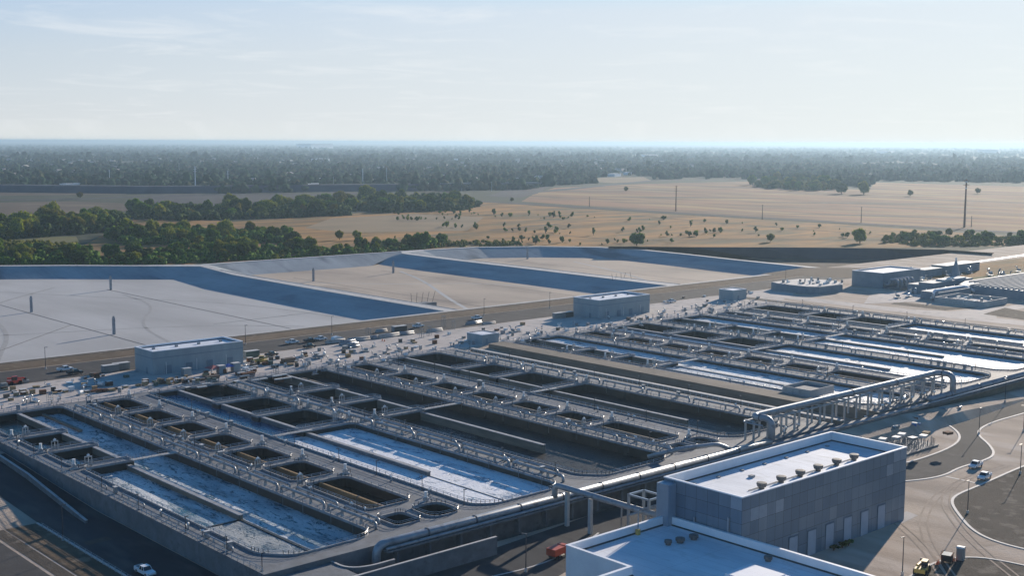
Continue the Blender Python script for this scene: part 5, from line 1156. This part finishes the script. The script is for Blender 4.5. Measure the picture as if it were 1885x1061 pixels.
def crown_mesh(name, seed, w, h, base, blobs, m, leaves=700, leaf=.55):
    r = random.Random(seed); b = MB(); b.mat(m); C = []
    for k in range(blobs):
        a = r.uniform(0, 6.28); rr = r.uniform(0, .62)*w; zc = base+h*r.uniform(.22, .80)
        R = r.uniform(.26, .42)*min(w, h)*(1-.35*abs((zc-base)/h-.45)); c = Vector((rr*math.cos(a), rr*math.sin(a), zc)); C.append((c, R))
        V = []
        for p in I2[0]:
            q = c+Vector((p.x*R, p.y*R, p.z*R*.85)); n_ = mnoise.noise(q*.9+Vector((seed*3., 0, 0)))*.6+mnoise.noise(q*2.3)*.35
            V.append(q+p*R*n_)
        b.add(V, I2[1])
    for k in range(leaves):
        c, R = r.choice(C); d = Vector((r.gauss(0, 1), r.gauss(0, 1), r.gauss(0, 1)+.2)).normalized(); p = c+d*R*r.uniform(.9, 1.3)
        x = Vector((r.gauss(0, 1), r.gauss(0, 1), r.gauss(0, 1))).normalized()*leaf*r.uniform(.5, 1.2); y = d.cross(x).normalized()*leaf*r.uniform(.5, 1.1)
        b.add([p-x-y, p+x-y, p+x+y, p-x+y], [(0, 1, 2, 3)])
    return b
def tree_proto(name, cat, seed, w, h, m, trunk=True, blobs=13, leaves=800, base=1.2, leaf=.5):
    t = thing(name, 'x', cat, (0, 0, 0)); crown_mesh(name, seed, w, h-base, base, blobs, m, leaves, leaf).build('crown', None, t)
    r = random.Random(seed); b = MB(); b.tube([(0, 0, -.5), (.1, 0, base+h*.2), (.2, .1, h*.6)], 1, 7, rr=[.35*w/5, .25*w/5, .08])
    for k in range(5):
        a = k*1.26+r.uniform(-.3, .3); b.tube([(0, 0, base*.8+k*.2), (w*.3*math.cos(a), w*.3*math.sin(a), h*.45), (w*.5*math.cos(a), w*.5*math.sin(a), h*.65)], 1, 5, rr=[.16, .1, .04])
    b.build('trunk', 'bark', t); return t
TP = [tree_proto('oak_tree', 'tree', 11+i, w, h, 'foliage_%d' % (i % 4), True, bl, 1700, 1.6, .42) for i, (w, h, bl) in enumerate([(6.5, 10, 15), (5.5, 11.5, 14), (7.5, 9.5, 17), (5, 9, 12), (6, 13, 15), (8, 12, 18)])]
SP = [tree_proto('shrub', 'shrub', 41+i, w, h, 'foliage_%d' % (i % 3), True, 6, 160, .4, .35) for i, (w, h) in enumerate([(1.7, 4.2), (2.2, 3.4), (1.5, 5.2), (2.6, 3.0)])]
def inpoly(p, P):
    c = False; n = len(P)
    for i in range(n):
        a, b_ = P[i], P[(i+1) % n]
        if (a[1] > p[1]) != (b_[1] > p[1]) and p[0] < (b_[0]-a[0])*(p[1]-a[1])/(b_[1]-a[1])+a[0]: c = not c
    return c
def scatter(poly, n, mind, r, clump=0):
    W_ = px(poly, GZ); x0, x1 = min(p[0] for p in W_), max(p[0] for p in W_); y0, y1 = min(p[1] for p in W_), max(p[1] for p in W_)
    out = []; tries = 0
    while len(out) < n and tries < n*200:
        tries += 1; p = (r.uniform(x0, x1), r.uniform(y0, y1))
        if clump and mnoise.noise(Vector((p[0]*.016, p[1]*.016, 9))) < clump*r.uniform(-.6, 1): continue
        if inpoly(p, W_) and all((p[0]-q[0])**2+(p[1]-q[1])**2 > mind*mind for q in out): out.append(p)
    return out
rt = random.Random(99); counts = {}
KINDW = ['broad', 'rounded', 'spreading', 'small', 'tall', 'large']; GRN = ['mid green', 'yellow green', 'deep green', 'olive']
def plant(zone, pts, protos, smin, smax, group, desc, cat):
    items = sorted([(scr((x, y, GZ))[0], x, y) for x, y in pts])
    for i, (_, x, y) in enumerate(items):
        k = rt.randrange(len(protos)); s_ = rt.uniform(smin, smax)
        o = place(protos[k], (x, y, GZ), rt.uniform(0, 6.28), None, cat, group, (s_*rt.uniform(.8, 1.3), s_*rt.uniform(.8, 1.3), s_*rt.uniform(.75, 1.25)))
        o['label'] = '%s, %s from the left %s' % (desc, nth(i), zone)
zones = [
 ('in the left wood behind the lagoon bank', [(-30, 470), (60, 462), (150, 470), (240, 472), (330, 462), (470, 458), (470, 480), (300, 488), (-30, 489)], 62, 6.5, .7, 1.1),
 ('in the centre left row behind the lagoon', [(475, 462), (560, 455), (620, 462), (700, 452), (760, 446), (820, 445), (820, 455), (700, 468), (560, 478), (475, 482)], 36, 6.5, .65, 1.0),
 ('in the second wood band from the lagoon', [(190, 432), (330, 434), (420, 436), (545, 434), (550, 446), (420, 450), (230, 452)], 34, 8, 1., 1.4),
 ('in the tall wood at far left', [(-40, 420), (60, 418), (110, 408), (225, 404), (240, 424), (150, 432), (-40, 446)], 40, 9, 1.1, 1.7),
 ('in the upper wood before the freeway', [(238, 392), (330, 388), (440, 386), (600, 380), (660, 380), (640, 397), (520, 402), (330, 407), (245, 404)], 46, 11, 1.15, 1.8),
 ('in the upper wood below the overpass', [(560, 374), (700, 370), (850, 372), (885, 380), (850, 388), (700, 392), (620, 384)], 34, 13, 1.1, 1.8),
]
nt_ = 0
for zn, poly, n, md, s0, s1 in zones:
    pts = scatter(poly, n, md, rt); nt_ += len(pts)
    plant(zn, pts, TP, s0, s1, 'trees in the woods beyond the lagoons', 'leafy tree', 'tree')
def single(x, y, k, s_, lab):
    q = G(x, y, GZ); o = place(TP[k], q, rt.uniform(0, 6), lab, 'tree', None, s_)
    if 'group' in o: del o['group']
for x, y, k, s_, lab in [(625, 442, 3, 1.0, 'round dark tree alone on tan grass, left of a similar one'), (657, 442, 3, 1.0, 'round dark tree alone on tan grass, right of a similar one'), (1172, 453, 0, 1.15, 'wide green tree at the foot of the pale field above lagoon'),
                         (1583, 448, 5, 1.1, 'big spreading green tree with clear trunk on the right field'), (1418, 446, 3, .9, 'single round deep green tree right of centre on the field'), (1560, 438, 1, .55, 'slim tree touching the big spreading tree'),
                         (1590, 358, 5, 1.9, 'large dark tree at the right end of the far clump'), (1549, 357, 0, 1.9, 'dark tree second from right end of far clump'), (1675, 362, 3, 1.3, 'lone small tree in the pink field, right'), (1152, 353, 3, 1.1, 'lone small tree near the pale hill'), (1800, 357, 3, 1.2, 'lone bush like tree near the right edge of pink field'),
                         (277, 392, 4, 1.5, 'tall tree rising above the brown field, left'), (147, 366, 3, 1.2, 'small yellowish tree on the brown field, far left'), (942, 372, 3, .8, 'small dark tree beside the farm road bend')]:
    single(x, y, k, s_, lab)
# undergrowth and the many further crowns of the same woods, one far-off mass
def fill(poly, n, r, hmax, rad):
    W_ = px(poly, GZ); x0, x1 = min(p[0] for p in W_), max(p[0] for p in W_); y0, y1 = min(p[1] for p in W_), max(p[1] for p in W_); out = []
    while len(out) < n:
        p = (r.uniform(x0, x1), r.uniform(y0, y1))
        if inpoly(p, W_):
            hh = hmax*(.45+.55*max(0, mnoise.noise(Vector((p[0]*.03, p[1]*.03, 5)))*1.6+.5))
            k = 3 if hh > hmax*.7 else 2
            for j in range(k): out.append((p[0]+r.uniform(-2.5, 2.5), p[1]+r.uniform(-2.5, 2.5), GZ+hh*(j+.6)/k-rad*.5, rad*r.uniform(.7, 1.35)))
    return out
def massmesh(name, items, m, seed=1):
    r = np.random.default_rng(seed); n = len(items); A = np.array(items); V0 = np.array([list(p) for p in I1[0]]); F0 = np.array(I1[1])
    jit = 1+.38*r.standard_normal((n, len(V0))); V = V0[None]*jit[..., None]*A[:, 3][:, None, None]+A[:, None, :3]
    F = (F0[None]+(np.arange(n)*len(V0))[:, None, None]).reshape(-1, 3); V = V.reshape(-1, 3)
    me = bpy.data.meshes.new(name); me.vertices.add(len(V)); me.vertices.foreach_set('co', V.ravel()); me.loops.add(F.size); me.loops.foreach_set('vertex_index', F.ravel().astype(np.int32))
    me.polygons.add(len(F)); me.polygons.foreach_set('loop_start', np.arange(0, F.size, 3, dtype=np.int32)); me.update(calc_edges=True)
    me.materials.append(MATS[m]); o = bpy.data.objects.new(name, me); COL.objects.link(o); o['kind'] = 'stuff'; return o
massmesh('woodland', fill(zones[0][1], 1500, rt, 5.5, 1.8)+fill(zones[1][1], 700, rt, 5, 1.7)+fill(zones[2][1], 1300, rt, 9, 2.1), 'foliage_0', 1)
massmesh('woodland', fill(zones[3][1], 2200, rt, 11, 2.4)+fill(zones[4][1], 2600, rt, 11, 2.6)+fill(zones[5][1], 2200, rt, 12, 2.8), 'foliage_2', 2)
massmesh('woodland', fill([(-40, 446), (100, 450), (140, 454), (150, 466), (-40, 470)], 600, rt, 4.5, 1.7)+fill([(470, 480), (820, 445), (960, 447), (960, 454), (830, 456), (560, 476)], 500, rt, 3, 1.5)+fill([(1620, 446), (1660, 434), (1760, 438), (1885, 438), (1890, 452), (1700, 455)], 500, rt, 3.5, 1.6)+fill([(1378, 340), (1430, 336), (1510, 340), (1545, 348), (1500, 352), (1400, 346)], 900, rt, 10, 3)+fill([(235, 386), (330, 384), (380, 388), (300, 394)], 150, rt, 4, 1.6), 'foliage_1', 3)
# far clump on the right
pts = scatter([(1378, 340), (1430, 334), (1510, 338), (1545, 348), (1500, 353), (1400, 347)], 34, 16, rt)
plant('in the far clump on the right', pts, TP, 1.3, 1.9, 'trees in the far clump', 'leafy tree', 'tree')
pts = scatter([(1620, 446), (1660, 430), (1760, 436), (1885, 438), (1890, 452), (1700, 455)], 34, 8, rt)
plant('in the hedge row at right below the farm road', pts, TP[:4], .5, .9, 'trees in the hedge row', 'bushy tree', 'tree')
# shrubs dotted over the dry field
zs = [('on the tan field, nearer strip', [(700, 412), (900, 418), (1200, 424), (1330, 426), (1330, 438), (1100, 436), (860, 424)], 46, 7), ('on the tan field, farther strip', [(720, 392), (860, 392), (1000, 396), (1200, 402), (1200, 410), (1000, 410), (720, 408)], 60, 7), ('on the tan field, right part', [(1200, 404), (1480, 414), (1640, 436), (1500, 438), (1220, 432)], 24, 16), ('on the strip below the field', [(720, 440), (960, 440), (1330, 448), (1330, 453), (960, 452), (860, 450)], 36, 6)]
for zn, poly, n, md in zs:
    plant(zn, scatter(poly, n, md, rt, .25), SP, .45, 1.8, 'shrubs dotted over the dry field', 'shrub', 'shrub')
# ground hugging shrubs beside panelled building
for i, (x, y) in enumerate([(1550, 1010), (1535, 1015), (1562, 1006)]): q = G(x, y, ZF); o = place(SP[2], q, i, 'low dark bush, %s along the panelled building foot' % nth(i), 'shrub', 'bushes by the panelled building', (.9, .9, .35))
# houses of the suburb come first so that the trees leave them room
rh = random.Random(21)
hpts = scatter([(0, 340), (200, 343), (420, 346), (900, 342), (1000, 334), (1300, 318), (1300, 292), (0, 292)], 190, 40, rh)
HG = {}
for (x, y) in hpts:
    d_ = math.hypot(x, y)
    for s_ in range(-2, 9):
        fx, fy = x*(1-s_*9/d_), y*(1-s_*9/d_)
        for lx in (-14, -7, 0, 7, 14): HG[(int((fx-lx*y/d_)//9), int((fy+lx*x/d_)//9))] = 1
# wooded suburbs to the horizon: far-off mass, one object
r = np.random.default_rng(3)
def mass(name, m, dmin, dmax, n, hx, az0, az1, keep=None, size=(4, 8), power=1.6):
    d = dmin*(dmax/dmin)**(r.random(n)**power) ; a = r.uniform(az0, az1, n)
    x = d*np.cos(a); y = d*np.sin(a)
    if keep is not None:
        k = np.array([keep(xx, yy) for xx, yy in zip(x, y)]); x, y, d = x[k], y[k], d[k]
    n = len(x); V0 = np.array([list(p) for p in I1[0]]); F0 = np.array(I1[1])
    R = r.uniform(*size, n); H = R*np.clip(r.lognormal(0.0, .26, n), .5, 1.7)*np.where(d > 6500, .75, 1)
    jit = 1+.38*r.standard_normal((n, len(V0)))*.6
    V = V0[None]*jit[..., None]*np.stack([R, R*r.uniform(.8, 1.3, n), H], 1)[:, None, :]+np.stack([x, y, GZ+H*.75], 1)[:, None, :]
    F = F0[None]+(np.arange(n)*len(V0))[:, None, None]
    me = bpy.data.meshes.new(name); V = V.reshape(-1, 3); F = F.reshape(-1, 3)
    me.vertices.add(len(V)); me.vertices.foreach_set('co', V.ravel()); me.loops.add(F.size); me.loops.foreach_set('vertex_index', F.ravel().astype(np.int32))
    me.polygons.add(len(F)); me.polygons.foreach_set('loop_start', np.arange(0, F.size, 3, dtype=np.int32)); me.update(calc_edges=True)
    me.materials.append(MATS[m]); o = bpy.data.objects.new(name, me); COL.objects.link(o); o['kind'] = 'stuff'; return o
open_px = [[(-80, 345), (250, 345), (400, 356), (960, 350), (1010, 343), (1210, 330), (1390, 330), (1600, 345), (1615, 333), (1960, 338), (1960, 1000), (-80, 1000)],
           [(1040, 338), (1110, 326), (1190, 325), (1215, 334)]]
def keep(x, y):
    p = scr((x, y, GZ))
    if not (-120 < p[0] < 2010): return False
    if (int(x//9), int(y//9)) in HG: return False
    if mnoise.noise(Vector((x*.0042, y*.0042, 1))) > .30 or mnoise.noise(Vector((x*.0011, y*.0011, 4))) > .42: return False
    return not any(inpoly(p, q) for q in open_px)
A0 = YAW-math.radians(26); A1 = YAW+math.radians(26)
mass('distant_woodland', 'foliage_far', 1700, 6500, 24000, 0, A0, A1, keep, (4, 9.5), 1.0)
mass('distant_woodland', 'foliage_far', 6000, 22000, 12000, 0, A0, A1, keep, (8, 15), 1.0)
# houses of the suburb
def house(k):
    t = thing('house', 'x', 'house', (0, 0, 0)); w, d, h = [(7, 5, 3.2), (9, 6, 3.4), (6, 5, 5.4)][k]
    b = MB(); b.box(-w, w, -d, d, 0, h); b.build('wall', 'house_wall', t)
    b = MB(); b.profile([(-d-.5, h), (0, h+2.6), (d+.5, h)][::-1], 'x', -w-.4, w+.4); b.build('roof', 'house_roof', t); return t
HP = [house(k) for k in range(3)]
pts = hpts
items = sorted([(scr((x, y, GZ))[0], x, y) for x, y in pts])
for i, (_, x, y) in enumerate(items): place(HP[rt.randrange(3)], (x, y, GZ), rt.uniform(0, 3.1), 'small pale house among suburb trees, %s counting from the left' % nth(i), 'house', 'houses in the far suburb', 1.6)
def shed_big(label, x, y, L, D, H, m='parapet_white'):
    q = G(x, y, GZ); t = thing('warehouse', label, 'warehouse', q, .4); b = MB(); b.box(-L, L, -D, D, 0, H); b.build('wall', m, t); b = MB(); b.box(-L-.5, L+.5, -D-.5, D+.5, H, H+1); b.build('roof', 'roof_white', t)
for i, a in enumerate([(580, 273, 260, 110, 60, 'big bright white warehouse near the horizon, left of centre'), (1820, 283, 190, 90, 40, 'big bright white warehouse near the horizon, far right'), (1630, 283, 130, 60, 25, 'pale warehouse near the horizon right of centre'), (1190, 291, 90, 40, 20, 'pale warehouse in the haze at centre'), (590, 297, 40, 25, 12, 'pale long building in the suburb haze, left'), (850, 297, 55, 25, 12, 'pale long building in the suburb haze, centre')]): shed_big(a[5], a[0], a[1], a[2], a[3], a[4])
for i, (x, y, L) in enumerate([(20, 333, 26), (55, 332, 22), (130, 345, 20), (105, 327, 26), (330, 338, 20), (565, 345, 30), (600, 334, 18), (1130, 325, 26), (1155, 322, 16), (1745, 332, 12), (1655, 329, 10)]): shed_big('low pale building at the suburb edge, %s from the left of its kind' % nth(i), x, y, L, L*.45, 7)
# transmission poles
def pylon(label, x, ytop, y, m, arms):
    q = G(x, y, GZ); w = (q-Vector((0, 0, HC))).dot(CF); H = (y-ytop)*w/FPX
    t = thing('transmission_pole', label, 'power pole', q); r_ = max(.35, H*.016)
    b = MB(); b.tube([(0, 0, 0), (0, 0, H)], 1, 8, rr=[r_*1.5, r_*.8]); b.build('mast', m, t)
    for k in range(arms):
        b = MB(); z = H*(.97-.09*k); b.tube([(-H*.05, H*.04, z), (H*.05, -H*.04, z)], r_*.4, 5); b.build('cross_arm', m, t)
for a in [(1775, 330, 419, 'tall dark pole with pale lamps standing in the right field', 'rust', 2), (1244, 342, 389, 'dark power pole in the middle of the pink field', 'rust', 3), (1403, 377, 404, 'short thin power pole in the field right of centre', 'bark', 1), (1585, 381, 411, 'thin power pole behind the big spreading tree', 'bark', 1), (1788, 398, 418, 'short pole right of the tall dark one', 'bark', 1),
          (360, 306, 353, 'tall pale power pole by the freeway, left', 'parapet_white', 3), (202, 312, 338, 'pale power pole second from left', 'parapet_white', 3), (420, 314, 345, 'pale power pole third from left', 'parapet_white', 3), (668, 310, 346, 'pale power pole at centre left before the suburb', 'parapet_white', 3), (712, 308, 345, 'pale power pole right of the centre left one', 'wall_teal', 3), (1085, 362, 381, 'thin pole at the left of the pink field', 'bark', 1), (330, 300, 326, 'pale power pole half sunk in the suburb trees', 'wall_teal', 3), (614, 325, 347, 'short pale pole above the overpass', 'wall_teal', 2), (850, 335, 352, 'short pole on the overpass', 'wall_teal', 1), (905, 335, 352, 'short pole at the right of the overpass', 'wall_teal', 1)]: pylon(a[3], a[0], a[1], a[2], a[4], a[5])
q = G(1775, 419, GZ); t = thing('warning_lamp_pair', 'pair of pale lamps on top of tall dark pole', 'lamp', (q.x, q.y, 42)); b = MB(); b.tube([(0, 0, 0), (0, 0, 1.6)], 1.2, 8); b.build('lamp_upper', 'white_paint', t); b = MB(); b.tube([(0, 0, -7), (0, 0, -5.4)], 1.0, 8); b.build('lamp_lower', 'white_paint', t)
# vehicles on the far road edge
band('track', px([(950, 344), (1010, 336), (1095, 325)], GZ), 9, GZ+.6, 'parapet_white')
# ================================================================ air
b = MB(); RB = 66000
b.box(-RB, RB, -RB, RB, GZ-1.5, HC+9)
hz = bpy.data.materials.new('haze_air'); hz.use_nodes = True; n = hz.node_tree.nodes; n.clear()
o_ = n.new('ShaderNodeOutputMaterial'); pv = n.new('ShaderNodeVolumePrincipled'); pv.inputs['Color'].default_value = (.39, .545, .68, 1); pv.inputs['Density'].default_value = HAZE; pv.inputs['Anisotropy'].default_value = .4
hz.node_tree.links.new(pv.outputs[0], o_.inputs['Volume']); MATS['haze_air'] = hz
hb = b.build('haze', 'haze_air'); hb['kind'] = 'stuff'
for o in bpy.data.objects:
    if '_used' in o: del o['_used']
    if 'label' in o and o['label'] == 'x': bpy.data.objects.remove(o)
